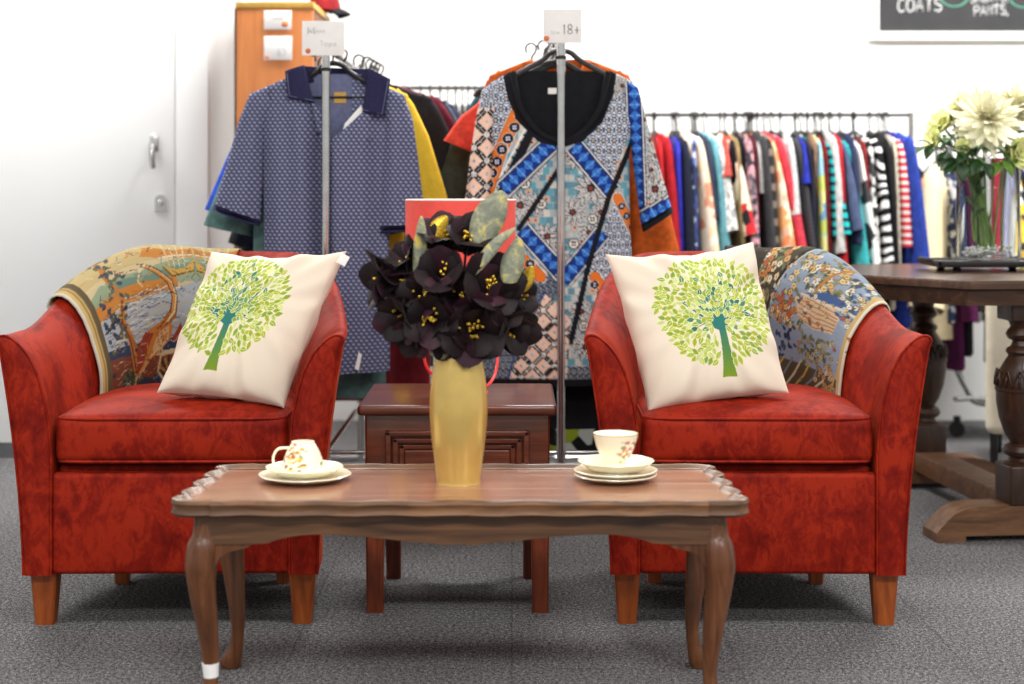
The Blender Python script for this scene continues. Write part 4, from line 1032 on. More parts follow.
pk = MB(); pk.add(cloth_patch([(364, 113), (374, 117), (336, 152), (327, 147)], lambda u, v: -.046 - .010 * u)); solid(pk.build('open_placket', M['polo'], po, angle=None), .003)
pk = MB(); pk.add(cloth_patch([(362, 106), (366, 114), (344, 131), (346, 124)], lambda u, v: -.036)); solid(pk.build('facing', M['paper'], po, angle=None), .002)
q = L_([(320.5, 135)])[0]; MB().add(tf(lathe([(0, 0), (.0062, 0), (.0066, .0018), (.004, .0026), (0, .002)], 16), T(q[0], -.053, q[1]) @ R(PI / 2, 'X'))).build('button', M['navy'], po)
ln_ = MB().add(cloth_patch([(304, 74), (370, 74), (364, 150), (312, 150)], lambda u, v: .004)); ln_.build('back_lining', M['shirt_in'], po, angle=None)
MB().add(cloth_patch([(334, 92), (346, 92), (346, 103), (334, 103)], lambda u, v: .001)).build('neck_label', M['cabinet_trim'], po, angle=None)
vt = L_([(357, 366), (361, 350), (364, 352), (361, 368)]); MB().add(prism(vt, -.075, -.071)).build('hem_tab', M['paper'], po)
q = L_([(369, 142)])[0]; mb, _ = lettering('o', .006, .010, .002, .0008); e = mb.build('chest_emblem', M['navy'], po, angle=None); e.location = (q[0], -.066, q[1])
make_hanger(Vector((PX(333, GD), GD, PZ(44, GD) - .0)), 0, 'black hanger holding the navy patterned polo shirt', .145, .080, 'black', 'hangers on the polo shirt rack')
mb = MB()

# ---------------------------------------------------------------- the patterned blouse
cvb = Canvas(455, 685, 45, 395, 4, (178, 182, 186))
def mosaic(poly, sp=10.5, bg=(220, 225, 230), ink=(66, 84, 124), dot=(52, 54, 66)):
    cvb.clip(poly); xs = [p[0] for p in poly]; ys = [p[1] for p in poly]; cvb.fill(poly, bg)
    for j in range(int((max(ys) - min(ys)) / sp) + 2):
        for i in range(int((max(xs) - min(xs)) / sp) + 2):
            x, y = min(xs) + (i + .5 * (j % 2)) * sp, min(ys) + j * sp
            cvb.ell(x, y, sp * .50, sp * .50, ink, 0, .82); cvb.ell(x, y, sp * .26, sp * .26, (74, 84, 110), 0, .5); cvb.ell(x, y, sp * .09, sp * .09, (190, 160, 110))
            for a in range(6): cvb.ell(x + sp * .30 * math.cos(a * PI / 3), y + sp * .30 * math.sin(a * PI / 3), sp * .065, sp * .065, dot)
            cvb.line([(x + sp * .5, y - sp * .2), (x + sp * .5, y + sp * .2)], .9, dot); cvb.line([(x + sp * .3, y + sp * .5), (x + sp * .7, y + sp * .5)], .9, dot)
    cvb.clip(None)
def bigflower(x, y, r, a0=0.):
    r *= 1.18
    for ring, (q, n) in enumerate(((1, 10), (.66, 8))):
        for k in range(n):
            a = a0 + 2 * PI * k / n + ring * .3; cvb.leaf(x, y, r * q, r * q * .46, a, (60, 60, 66)); cvb.leaf(x + .08 * r * math.cos(a), y + .08 * r * math.sin(a), r * q * .88, r * q * .34, a, (196, 194, 192) if ring == 0 else (212, 210, 206))
            cvb.line([(x, y), (x + r * q * .7 * math.cos(a), y + r * q * .7 * math.sin(a))], .5, (90, 90, 94))
    cvb.ell(x, y, r * .22, r * .22, (40, 30, 34)); cvb.ell(x, y, r * .12, r * .12, (140, 60, 60))
def button(x, y, r):
    cvb.ell(x, y, r, r, (40, 44, 54)); cvb.ell(x, y, r * .82, r * .82, (226, 222, 210))
    for a in range(4): cvb.ell(x + r * .36 * math.cos(a * PI / 2 + .8), y + r * .36 * math.sin(a * PI / 2 + .8), r * .2, r * .2, (50, 50, 60))
def tilefield(poly, seed, s=7.0):
    r = np.random.RandomState(seed); cvb.clip(poly); cvb.fill(poly, (166, 176, 178)); xs = [p[0] for p in poly]; ys = [p[1] for p in poly]
    for j in range(int((max(ys) - min(ys)) / s) + 2):
        for i in range(int((max(xs) - min(xs)) / s) + 2):
            x, y = min(xs) + i * s + (s * .5) * (j % 2), min(ys) + j * s; k = r.randint(6)
            c = [(96, 158, 174), (222, 168, 136), (96, 142, 158), (190, 192, 190), (204, 204, 198), (170, 178, 178)][k]
            cvb.fill([(x - s * .5, y), (x, y - s * .5), (x + s * .5, y), (x, y + s * .5)] if k % 2 else [(x - s * .45, y - s * .45), (x + s * .45, y - s * .45), (x + s * .45, y + s * .45), (x - s * .45, y + s * .45)], c)
            if k == 1: cvb.ell(x, y, 1.0, 1.0, (60, 50, 60))
def diamonds(p0, p1, w, n):
    p0, p1 = Vector(p0), Vector(p1); d = (p1 - p0); nn = Vector((-d.y, d.x)).normalized()
    q = lambda t, s: tuple(p0 + d * t + nn * s)
    cvb.fill([q(0, -w * .82), q(1, -w * .82), q(1, w * .82), q(0, w * .82)], (30, 34, 46)); cvb.fill([q(0, -w * .74), q(1, -w * .74), q(1, w * .74), q(0, w * .74)], (214, 218, 224))
    cvb.fill([q(0, -w * .62), q(1, -w * .62), q(1, w * .62), q(0, w * .62)], (34, 40, 60)); cvb.fill([q(0, -w * .5), q(1, -w * .5), q(1, w * .5), q(0, w * .5)], (26, 52, 132))
    for k in range(n):
        t0, t1, tm = k / n, (k + 1) / n, (k + .5) / n
        cvb.fill([q(t0, 0), q(tm, w * .5), q(t1, 0), q(tm, -w * .5)], (58, 122, 208)); cvb.line([q(tm, w * .5), q(tm, -w * .5)], .7, (132, 182, 232)); cvb.line([q(t0, 0), q(t1, 0)], .6, (40, 84, 170))
def orangeband(pts, w, circ):
    for (a, b) in zip(pts[:-1], pts[1:]):
        cvb.line([a, b], w + 2.4, (236, 230, 222)); cvb.line([a, b], w + .9, (60, 40, 40)); cvb.line([a, b], w, (226, 118, 44))
    for x, y in circ:
        cvb.ell(x, y, w * .46, w * .43, (240, 210, 170)); cvb.ell(x, y, w * .42, w * .39, (24, 28, 58))
        for a in range(4): cvb.ell(x + w * .12 * math.cos(a * PI / 2 + .7), y + w * .12 * math.sin(a * PI / 2 + .7), w * .075, w * .075, (222, 222, 232))
def peachtiles(poly, s=12.0, rot=0.0, ox=0, oy=0):
    cvb.clip(poly); cvb.fill(poly, (26, 28, 36)); xs = [p[0] for p in poly]; ys = [p[1] for p in poly]
    for j in range(-1, int((max(ys) - min(ys)) / s) + 3):
        for i in range(-1, int((max(xs) - min(xs)) / s) + 3):
            x, y = min(xs) + i * s + ox, min(ys) + j * s + oy; k = (i + j) % 2
            if k: cvb.fill([(x, y - s * .72), (x + s * .34, y - s * .34), (x + s * .72, y), (x + s * .34, y + s * .34), (x, y + s * .72), (x - s * .34, y + s * .34), (x - s * .72, y), (x - s * .34, y - s * .34)], (240, 200, 176)); cvb.ell(x, y, 1.2, 1.2, (70, 96, 150))
            else:
                for e in ((-.4, 0), (0, .4), (.4, 0), (0, -.4)): cvb.line([(x, y), (x + e[0] * s * 2, y + e[1] * s * 2)], .7, (232, 226, 220))
                cvb.ell(x, y, s * .2, s * .2, (236, 232, 226), 0, .6)
            cvb.line([(x - s * .5, y - s * .5), (x + s * .5, y + s * .5)], .6, (228, 222, 216)); cvb.line([(x + s * .5, y - s * .5), (x - s * .5, y + s * .5)], .6, (228, 222, 216))
    cvb.clip(None)
tilefield([(455, 45), (685, 45), (685, 395), (455, 395)], 4); cvb.clip(None)
for x, y, r in ((528, 168, 13), (590, 188, 16), (547, 236, 13), (560, 255, 10), (604, 168, 11), (572, 212, 13), (520, 205, 14), (588, 232, 10), (535, 205, 11), (575, 160, 10), (600, 212, 10), (580, 310, 12), (585, 345, 13), (600, 370, 12), (530, 275, 11), (508, 350, 12), (500, 300, 14)): bigflower(x, y, r, x)
for x, y in ((541, 204), (592, 219), (573, 243), (583, 325), (535, 165), (525, 184)): button(x, y, 5.5)
mosaic([(480, 70), (516, 68), (518, 108), (494, 148), (480, 140)]); mosaic([(582, 132), (606, 80), (640, 78), (636, 118), (606, 188)])
for x, y in ((612, 92), (622, 86), (600, 104)): bigflower(x, y, 8, x)
mosaic([(614, 202), (588, 266), (607, 294), (650, 300), (650, 240)], 8.5); mosaic([(528, 264), (560, 282), (548, 312), (520, 330), (505, 300)], 6, (120, 134, 150), (30, 38, 60)); mosaic([(470, 345), (520, 350), (520, 382), (470, 382)], 6, (140, 150, 160), (34, 40, 62)); mosaic([(564, 365), (625, 362), (625, 382), (564, 382)], 6, (150, 158, 166), (40, 44, 60))
cvb.line([(535, 124), (503, 190)], 9, (24, 24, 30)); cvb.line([(529, 122), (494, 190)], 2.2, (232, 230, 226))
for k in range(9): cvb.ell(528 - k * 3.9, 128 + k * 7.4, 1.0, 1.4, (40, 40, 46))
orangeband([(520, 108), (501, 150), (487, 192)], 13, [(520, 117), (514.5, 128), (508, 139), (502, 150), (497, 162), (492, 173), (488, 184)])
diamonds((561, 134), (503, 190), 13, 8); diamonds((573, 146), (612, 192), 13, 6); diamonds((522, 229), (564, 276), 12, 6); diamonds((602, 232), (562, 280), 12, 6)
cvb.line([(562, 164), (519, 228)], 5, (24, 24, 30)); cvb.line([(633, 140), (608, 197), (588, 264), (570, 340)], 5.5, (24, 24, 30))
orangeband([(594, 276), (612, 302)], 10, [(594, 284), (600, 293), (607, 301)]); orangeband([(617, 198), (634, 232)], 9, [(621, 206), (626, 216), (632, 227)]); orangeband([(514, 250), (540, 276)], 11, [(518, 256), (530, 263), (526, 272)])
peachtiles([(545, 292), (570, 318), (566, 378), (508, 378), (528, 330)], 11, 0, 2, 6); cvb.line([(545, 292), (522, 318), (508, 378)], 1.6, (40, 62, 120))
neck_poly = [(506, 68), (512, 98), (522, 120), (540, 138), (560, 144), (580, 138), (598, 120), (608, 96), (613, 66)]
cvb.line(neck_poly, 9, (20, 20, 26)); cvb.fill([(455, 376.5), (685, 376.5), (685, 395), (455, 395)], (18, 18, 22))
bd_ = 4.955
pcb = (560, 72); LB = lambda pts: loc_pts(pts, bd_, *pcb); kb = bd_ / F
cvL = Canvas(455, 685, 45, 395, 4, (0, 0, 0)); cvL.a[:] = cvb.a
class Rel:                                              # the same cloth read in the garment's own metres
    def __init__(s, cv): s.cv = cv
    def sample(s, x, z): return s.cv.sample(pcb[0] + np.asarray(x) / kb, pcb[1] - np.asarray(z) / kb)
bl = thing('blouse', 'short sleeved blouse in blue, orange and black patchwork print, first on its rack', 'blouse', P(*pcb, bd_))
Lb = LB([(514, 69), (489, 84), (487, 108), (491, 150), (486, 220), (478, 300), (474, 384)]); Rb = LB([(607, 69), (633, 82), (634, 108), (629, 150), (630, 220), (634, 300), (638, 384)])
def blouse_neck(x):
    px = pcb[0] + x / kb
    if px < 508 or px > 612: return 9
    return -(interp([(508, 64), (514, 84), (522, 112), (540, 134), (560, 140), (580, 134), (598, 112), (606, 84), (612, 62)], px) - pcb[1]) * kb
rows = body_loft(Lb, Rb, .050, 400, 400, .012, 9, blouse_neck, .030, 1.2); vf = grid(rows, True)
MB().add(vf, 0, paint(vf, Rel(cvb))).build('body', M['print'], bl, angle=None)
# sleeves in their own cloths
cvb2 = cvb; 
sl_in = [(496, 112), (494, 126), (494, 155), (493, 176), (491, 200)]; sl_out = [(497, 80), (482, 90), (476, 118), (470, 158), (465, 199)]
cvb = Canvas(455, 685, 45, 395, 4, (204, 210, 216)); mosaic([(455, 60), (520, 60), (520, 118), (455, 118)], 9); peachtiles([(455, 112), (500, 106), (500, 215), (455, 215)], 13, 0, 6, 3)
vf = grid(sleeve_loft(LB(sl_out), LB(sl_in), .044, 110, 110, 4, .004), True); MB().add(vf, 0, paint(vf, Rel(cvb))).build('sleeve', M['print'], bl, angle=None)
sr_out = [(626, 79), (638, 88), (646, 118), (659, 165), (671, 206)]; sr_in = [(622, 112), (629, 126), (632, 155), (636, 186), (641, 224)]
cvb = Canvas(455, 685, 45, 395, 4, (178, 182, 186)); tilefield([(600, 60), (685, 60), (685, 240), (600, 240)], 8, 8); cvb.clip(None)
for x, y, r in ((654, 189, 14), (655, 156, 10), (650, 170, 9), (645, 120, 8), (665, 205, 9), (650, 140, 8)): bigflower(x, y, r, x)
cvb.line([(641, 108), (643, 200)], 2.2, (28, 28, 34)); cvb.line([(641, 108), (652, 110)], 1.6, (28, 28, 34)); diamonds((633, 78), (638, 230), 11, 14); diamonds((640, 220), (673, 202), 12, 4)
vf = grid(sleeve_loft(LB(sr_out), LB(sr_in), .044, 110, 110, 4, .004), True); MB().add(vf, 0, paint(vf, Rel(cvb))).build('sleeve', M['print'], bl, angle=None)
MB().add(grid(sleeve_loft(LB([(671, 206), (673.5, 212)]), LB([(641, 224), (643, 232)]), .046, 3, 40, 4, 0), True)).build('sleeve_hem', M['black_cloth'], bl, angle=None)
nb = [(px, -(py - pcb[1]) * kb) for px, py in [(513, 73), (515, 86), (522, 112), (540, 134), (560, 141), (580, 134), (598, 112), (605, 86), (608, 73)]]
nbp = smooth_path([((px - pcb[0]) * kb, -.016 - .030 * min(1, (72 - py / kb * -1 - 0) * 0 + max(0, -z) / .12), z) for (px, z), py in zip(nb, [0] * 9)], 6)
MB().add(tube(nbp, .0095, 8)).build('neck_band', M['black_cloth'], bl)
MB().add(prism(LB([(512, 71), (608, 71), (602, 110), (582, 140), (560, 146), (540, 140), (519, 112)]), .002, .004)).build('back_lining', M['black_cloth'], bl)
MB().add(prism(LB([(548, 88), (560, 88), (560, 94), (548, 94)]), -.002, .001)).build('neck_label', M['paper'], bl)
make_hanger(Vector((PX(561, bd_), bd_, PZ(33, bd_))), 0, 'charcoal hanger holding the patchwork print blouse', .155, .075, 'hanger_grey', 'hangers on the blouse rack', False)

# ---------------------------------------------------------------- more clothes along the two end-on racks
def fab(c, k=.8): 
    key = ('f', c)
    if key not in MATS: MATS[key] = fabric('cloth_%02x%02x%02x' % c, c, tuple(int(v * k) for v in c), 40)
    return MATS[key]
ZR1 = PZ(43, RY) - .01; ZR2 = PZ(31, RY) - .01
def on_rack(x, d, zr, rz, mat, label, cat, **kw):
    g = 'clothes on the polo shirt rack' if x < -.2 else 'clothes on the blouse rack'
    hg = 'hangers on the polo shirt rack' if x < -.2 else 'hangers on the blouse rack'
    name = kw.pop('name', 'shirt')
    return garment(Vector((x, d, zr - .006)), rz, name, label, cat, mat, drop=kw.pop('drop', .075), group=g, hgroup=hg, **kw)
on_rack(XL - .045, 5.07, ZR1, 0, fab((98, 134, 132)), 'sage green t-shirt hanging right behind the polo shirt', 't-shirt', name='t_shirt', sh=.205, bw=.205, length=.95, sleeve=(.37, .14, 13), th=.032, seed=2, drop=.15)
on_rack(XL + .022, 5.16, ZR1, -.06, fab((246, 204, 60), .94), 'yellow t-shirt with its sleeve showing beside the polo shirt', 't-shirt', name='t_shirt', sh=.215, bw=.20, length=.80, sleeve=(.36, .10, 12), th=.030, seed=5, ang_l=2)
on_rack(XL - .060, 5.27, ZR1, .05, fab((36, 82, 214)), 'bright blue t-shirt hanging behind the yellow one', 't-shirt', name='t_shirt', sh=.21, bw=.205, length=.86, sleeve=(.38, .11, 17), th=.030, seed=4, drop=.10)
on_rack(XL + .055, 5.39, ZR1, -.05, fab((30, 32, 38)), 'black long sleeved top hanging behind the yellow t-shirt', 'top', name='long_sleeved_top', sh=.25, bw=.21, length=.82, sleeve=(.52, .085, 17), th=.030, seed=6)
on_rack(XL + .075, 5.48, ZR1, -.04, fab((122, 36, 56)), 'maroon long sleeved top hanging behind the black one', 'top', name='long_sleeved_top', sh=.255, bw=.21, length=.78, sleeve=(.40, .085, 19), th=.028, seed=7)
on_rack(XL + .080, 5.57, ZR1, .0, fab((36, 38, 46)), 'charcoal jacket with a pale seam hanging behind the maroon top', 'jacket', name='jacket', sh=.26, bw=.22, length=.86, sleeve=(.55, .09, 17), th=.030, seed=8)
on_rack(XL + .085, 5.67, ZR1, .0, fab((92, 102, 122)), 'blue-grey cardigan hanging deeper in the polo shirt rack', 'cardigan', name='cardigan', sh=.26, bw=.22, length=.84, sleeve=(.55, .085, 19), th=.030, seed=9)
on_rack(XL + .090, 5.77, ZR1, .0, fab((44, 52, 78)), 'dark navy jumper last but one on the polo shirt rack', 'jumper', name='jumper', sh=.27, bw=.22, length=.80, sleeve=(.54, .09, 22), th=.032, seed=10)
on_rack(XL + .06, 5.88, ZR1, .0, fab((126, 22, 34)), 'long dark red knit at the far end of the polo shirt rack', 'dress', name='knit_dress', sh=.22, bw=.20, length=1.14, sleeve=(.40, .085, 14), th=.032, seed=12)
on_rack(XL + .05, 5.97, ZR1, .0, fab((62, 66, 70)), 'long grey cardigan hanging last on the polo shirt rack', 'cardigan', name='cardigan', sh=.24, bw=.215, length=1.02, sleeve=(.5, .085, 12), th=.025, seed=13)
on_rack(XR_ - .01, 5.06, ZR2, 0, fab((20, 21, 26)), 'long black tunic hanging right behind the patchwork blouse', 'tunic', name='tunic', sh=.215, bw=.215, length=1.13, sleeve=None, th=.034, seed=21, flare=1.3, drop=.10)
on_rack(XR_ + .002, 5.16, ZR2, .0, fab((226, 104, 34)), 'orange blouse showing its shoulders above the patchwork blouse', 'blouse', name='blouse', sh=.228, bw=.225, length=.74, sleeve=(.62, .15, 8), th=.030, seed=22, drop=.050, ang_l=-2, hmat='hanger_grey')
on_rack(XR_ - .045, 5.26, ZR2, .06, fab((232, 78, 62)), 'coral red top peeking out past the blouse sleeve', 'top', name='top', sh=.215, bw=.20, length=.66, sleeve=(.17, .10, 22), th=.028, seed=23, drop=.12)
on_rack(XR_ - .085, 5.36, ZR2, .03, fab((62, 70, 66)), 'dark grey-green jacket hanging behind the coral red top', 'jacket', name='jacket', sh=.235, bw=.22, length=.90, sleeve=(.54, .10, 1), ang_l=9, th=.032, seed=24, drop=.17)
on_rack(XR_ - .02, 5.47, ZR2, .0, floral('green_black_floral', [(24, 26, 30), (30, 34, 36), (160, 174, 52), (28, 30, 34), (196, 202, 196), (150, 160, 60)], 22), 'long black dress with yellow-green and white flowers near the floor', 'dress', name='floral_dress', sh=.215, bw=.235, length=1.30, sleeve=None, th=.032, seed=25)
on_rack(XR_ - .02, 5.58, ZR2, .0, fab((34, 84, 96)), 'teal top hanging far back on the blouse rack', 'top', name='top', sh=.25, bw=.22, length=.72, sleeve=(.3, .10, 14), th=.030, seed=26)
on_rack(XR_ - .02, 5.70, ZR2, .0, fab((36, 36, 40)), 'black coat hanging last on the blouse rack', 'coat', name='coat', sh=.25, bw=.22, length=1.0, sleeve=(.55, .10, 12), th=.034, seed=27)

# ---------------------------------------------------------------- the long rail by the back wall
def long_rack(x0, x1, y, z, label, group, legs=True):
    t = thing('clothes_rail', label, 'clothes rail', ((x0 + x1) / 2, y, 0), 0, group); hl = (x1 - x0) / 2
    MB().add(tube([(-hl, 0, z), (hl, 0, z)], .0075, 14)).build('hanging_rail', M['dark_metal'], t)
    for s in (-1, 1):
        MB().add(tube([(s * hl, 0, .08), (s * hl, 0, z + .01)], .0125, 14)).build('upright', M['chrome'], t)
        MB().add(tube([(s * hl, -.22, .08), (s * hl, .22, .08)], .0125, 12)).build('foot', M['chrome'], t)
        for q in (-.2, .2):
            c = MB().add(tf(lathe([(0, -.012), (.028, -.012), (.030, 0), (.028, .012), (0, .012)], 20), T(s * hl, q, .030) @ R(PI / 2, 'Y'))); c.add(box(s * hl - .017, s * hl + .017, q - .015, q + .015, .05, .072, .004)); c.build('caster', M['trunk'], t)
    MB().add(tube([(-hl, 0, .10), (hl, 0, .10)], .010, 12)).build('lower_rail', M['chrome'], t)
    return t
BD = 6.70; ZB = PZ(115, BD)
long_rack(PX(640, BD), PX(911, BD), BD, ZB, 'long dark clothes rail against the back wall between blouse and flowers', 'rails along the back wall')
R90 = PI / 2
m_ = lambda c: fab(tuple(int(v * .9) for v in c))
strp = stripes
BK = [  # px, what hangs there, material, tilt in degrees, sleeve (length, width, splay), half thickness, body length, shoulder half
    (653, 'coral red top beside the blouse cuff', m_((226, 62, 70)), 10, (.42, .08, 8), .022, .60, .21), (661, 'pillar-red long sleeved dress', m_((206, 36, 44)), 4, (.55, .08, 7), .022, .75, .21), (669, 'second red dress with a black yoke', m_((190, 24, 36)), 12, (.55, .09, 9), .024, .78, .22),
    (678, 'royal blue long sleeved top left of the navy coat', m_((56, 60, 206)), 2, (.60, .075, 6), .020, .74, .215), (686, 'navy coat', m_((28, 34, 58)), 8, (.58, .09, 6), .024, .76, .22), (693, 'blue floral blouse', floral('blue_floral', [(60, 76, 130), (90, 110, 170), (40, 52, 90), (200, 206, 214)], 34), -6, (.44, .08, 8), .020, .62, .21),
    (701, 'cream and peach floral cardigan', floral('cream_peach_floral', [(240, 222, 198), (232, 206, 180), (236, 226, 208), (220, 150, 120), (240, 214, 176)], 26), 22, (.50, .12, 9), .024, .64, .22), (709, 'slate blue cotton jacket', m_((58, 68, 92)), 14, (.32, .085, 8), .022, .60, .21), (715, 'aqua blouse with a pale knit front', m_((122, 192, 206)), 18, (.52, .11, 9), .022, .66, .215),
    (719, 'white and grey bobbly knit', floral('grey_knit', [(214, 214, 208), (236, 236, 232), (150, 152, 150), (190, 190, 186)], 60), 20, (.38, .10, 12), .024, .56, .225), (725, 'salmon sleeveless top', m_((232, 96, 86)), 0, (.15, .08, 12), .018, .55, .21), (732, 'cream blouse printed with red and black flowers', floral('poppy_print', [(236, 226, 196), (240, 232, 208), (30, 30, 34), (236, 228, 200), (196, 44, 50), (232, 222, 190)], 20), 26, (.40, .12, 14), .024, .60, .225),
    (737, 'tan and olive shirt', m_((176, 152, 104)), 8, (.50, .08, 6), .020, .66, .21), (742, 'black wool jacket', m_((24, 24, 28)), 2, (.58, .085, 5), .024, .74, .22), (748, 'pink and grey tartan scarf-collar coat', floral('pink_tartan', [(150, 120, 128), (96, 88, 96), (206, 150, 160), (60, 56, 64), (176, 140, 146)], 42), 8, (.55, .10, 7), .024, .72, .225),
    (754, 'burgundy jumper', m_((112, 24, 44)), 0, (.35, .075, 7), .020, .60, .21), (759, 'white cotton top beside the burgundy jumper', m_((236, 234, 232)), 0, (.20, .075, 7), .018, .58, .21), (764, 'dark grey cardigan', m_((70, 70, 74)), 10, (.55, .10, 8), .024, .70, .22), (768, 'black and taupe striped jumper', strp('taupe_stripe', (42, 40, 40), (120, 108, 98), .07, .6), 6, (.50, .085, 7), .022, .68, .215),
    (772, 'peach and orange floral blouse', floral('peach_floral', [(240, 170, 110), (244, 206, 160), (236, 140, 90), (246, 224, 196), (226, 176, 150)], 26), 24, (.44, .13, 10), .022, .62, .22), (780, 'bright coral pink shirt', m_((236, 70, 88)), 26, (.48, .14, 11), .022, .62, .225), (785, 'pale pink lace blouse', m_((232, 178, 186)), 16, (.54, .10, 8), .020, .66, .21),
    (790, 'white cotton shirt beside the charcoal knit', m_((240, 240, 240)), 4, (.30, .085, 8), .020, .62, .215), (797, 'charcoal ribbed knit', strp('charcoal_rib', (52, 52, 56), (66, 64, 68), .016, .5), 22, (.56, .13, 7), .026, .74, .225), (803, 'royal blue collared blouse behind the charcoal knit', m_((44, 58, 190)), 0, (.16, .08, 8), .018, .60, .215), (808, 'navy blazer', m_((30, 34, 56)), 6, (.56, .085, 6), .024, .74, .22),
    (814, 'tan ribbed vest', m_((176, 140, 116)), 0, None, .018, .62, .20), (819, 'lime and sky blue floral top', floral('lime_sky', [(196, 206, 104), (150, 196, 214), (226, 222, 150), (110, 160, 190)], 22), 4, (.50, .07, 6), .018, .64, .21), (824, 'dark red skirt suit jacket', m_((126, 20, 32)), 2, (.58, .075, 5), .020, .74, .21), (828, 'teal and black striped t-shirt', strp('teal_stripe', (30, 38, 48), (34, 176, 178), .036, .42), 22, (.38, .12, 13), .024, .58, .22),
    (834, 'white polo shirt with a red edge', m_((242, 240, 238)), 6, (.46, .075, 8), .018, .64, .21), (838, 'scarlet polo shirt', m_((214, 40, 50)), 2, (.62, .08, 6), .018, .70, .21), (842, 'washed denim blue shirt', m_((88, 104, 142)), 20, (.36, .11, 12), .022, .60, .22), (847, 'turquoise swing top', m_((70, 200, 206)), 20, (.52, .11, 11), .020, .66, .215),
    (851, 'navy polka blouse', m_((48, 56, 98)), 4, (.42, .08, 7), .020, .64, .21), (857, 'white t-shirt with a black printed front', floral('white_black_print', [(232, 230, 226), (238, 236, 232), (60, 60, 62), (228, 226, 222), (234, 232, 228), (150, 150, 150)], 16), 22, (.56, .11, 9), .024, .70, .22), (863, 'deep red cardigan', m_((140, 30, 36)), 2, (.50, .07, 6), .018, .66, .21), (868, 'black and white leafy blouse', floral('bw_leaf', [(30, 30, 34), (200, 200, 198), (60, 60, 64), (232, 232, 230)], 40), 6, (.58, .09, 6), .020, .70, .215),
    (876, 'black and white zigzag striped dress', strp('bw_zig', (22, 22, 26), (236, 236, 234), .044, .52, .10), 16, (.58, .11, 6), .026, .76, .225), (886, 'plain black dress beside the zigzag stripes', m_((20, 20, 24)), 8, (.60, .10, 4), .026, .78, .225), (893, 'ivory blouse', m_((236, 226, 206)), 0, (.58, .075, 4), .018, .72, .215), (900, 'red and white striped t-shirt', strp('red_stripe', (214, 58, 72), (240, 228, 224), .030, .56), 12, (.42, .10, 4), .026, .60, .225),
    (908, 'royal blue maxi dress', m_((44, 70, 176)), 14, (.60, .12, 8), .030, .80, .235)]
for i, (px, lb, mt, tilt, slv, th, ln, sh) in enumerate(BK):
    cat = [w for w in ('dress', 'coat', 'cardigan', 'jacket', 'blouse', 'jumper', 't-shirt', 'polo shirt', 'shirt', 'knit', 'blazer', 'vest', 'top') if w in lb.split() or w in lb][0]
    garment(Vector((PX(px, BD - .17) - .21 * math.sin(math.radians(tilt)), BD + RNG.uniform(-.02, .02), ZB - .008)), R90 + math.radians(tilt), cat.replace('-', '_').replace(' ', '_') if cat != 'knit' else 'knitted_top', lb + ' hanging on the long back rail', cat, mt, None, sh=sh * .98, bw=.19, length=ln, th=th * .9, sleeve=slv, fold=.004, seed=60 + i, drop=.072 + RNG.uniform(-.010, .014), slope=.05, group='clothes on the long back rail', hgroup='hangers on the long back rail', flare=1.5)
# rail seen in the gap between the two end-on racks
BG = 6.55; ZG = PZ(88, BG)
long_rack(PX(404, BG), PX(500, BG), BG, ZG, 'short clothes rail glimpsed between the polo shirt and the blouse', 'rails along the back wall')
for i, (px, lb, c, tilt) in enumerate([(418, 'pale blue shirt on the rail glimpsed between the racks', (120, 140, 160), 5), (428, 'grey jumper on the rail glimpsed between the racks', (70, 70, 76), 10), (438, 'orange top on the rail glimpsed between the racks', (236, 150, 70), 12), (446, 'white blouse on the rail glimpsed between the racks', (226, 226, 226), 0), (454, 'black coat on the rail glimpsed between the racks', (32, 32, 36), 8), (461, 'light pink top on the rail glimpsed between the racks', (232, 170, 200), 0), (467, 'cream cardigan on the rail glimpsed between the racks', (214, 200, 160), 6), (474, 'black top on the rail glimpsed between the racks', (26, 26, 30), 4), (482, 'dark green top on the rail glimpsed between the racks', (40, 64, 58), 4)]):
    cat = lb.split(' on ')[0].split()[-1]
    garment(Vector((PX(px, BG - .17), BG, ZG - .008)), R90 + math.radians(tilt), cat, lb, cat, m_(c), sh=.2, bw=.185, length=.64, th=.022, sleeve=(.44, .08, 7), fold=.004, seed=120 + i, drop=.10, group='clothes glimpsed between the racks', hgroup='hangers glimpsed between the racks', flare=1.4)
# second rail behind the flowers, on wheels
BR = 6.82; ZR = PZ(146, BR)
rr = thing('rolling_clothes_rail', 'chrome rolling clothes rail behind the oak table with its bent leg and wheel showing', 'clothes rail', (PX(985, BR), BR, 0), 0, 'rails along the back wall')
MB().add(tube([(PX(908, BR) - PX(985, BR), 0, ZR), (PX(1110, BR) - PX(985, BR), 0, ZR)], .0125, 14)).build('hanging_rail', M['chrome'], rr)
q = lambda px, py, dd=0: P(px, py, BR + dd) - Vector((PX(985, BR), BR, 0))
lg = smooth_path([q(949, 146), q(949, 250), q(949, 330), q(950, 352), q(957, 370), q(970, 395), q(975, 401), q(985, 403.5), q(1000, 404)], 6)
MB().add(tube(lg, .0135, 14)).build('bent_leg', M['chrome'], rr)
MB().add(tube([q(1105, 146), q(1105, 403)], .0135, 14)).build('upright', M['chrome'], rr)
MB().add(tube([q(955, 399, -.16), q(972, 398, .0), q(985, 398, .18)], .011, 10)).build('wheel_bar', M['chrome'], rr)
MB().add(tube([q(985, 403), q(1105, 403)], .0125, 12)).build('lower_rail', M['chrome'], rr)
for (x, dd) in ((957, -.05), (1000, .2)):
    c0 = q(x, 409, dd); c0.z = .035
    cm = MB().add(tf(lathe([(0, -.014), (.032, -.014), (.035, 0), (.032, .014), (0, .014)], 24), T(*c0) @ R(1.2, 'Z') @ R(PI / 2, 'Y'))); cm.add(tube([c0, c0 + Vector((0, 0, .055))], .016, 10)); cm.build('caster', M['trunk'], rr)
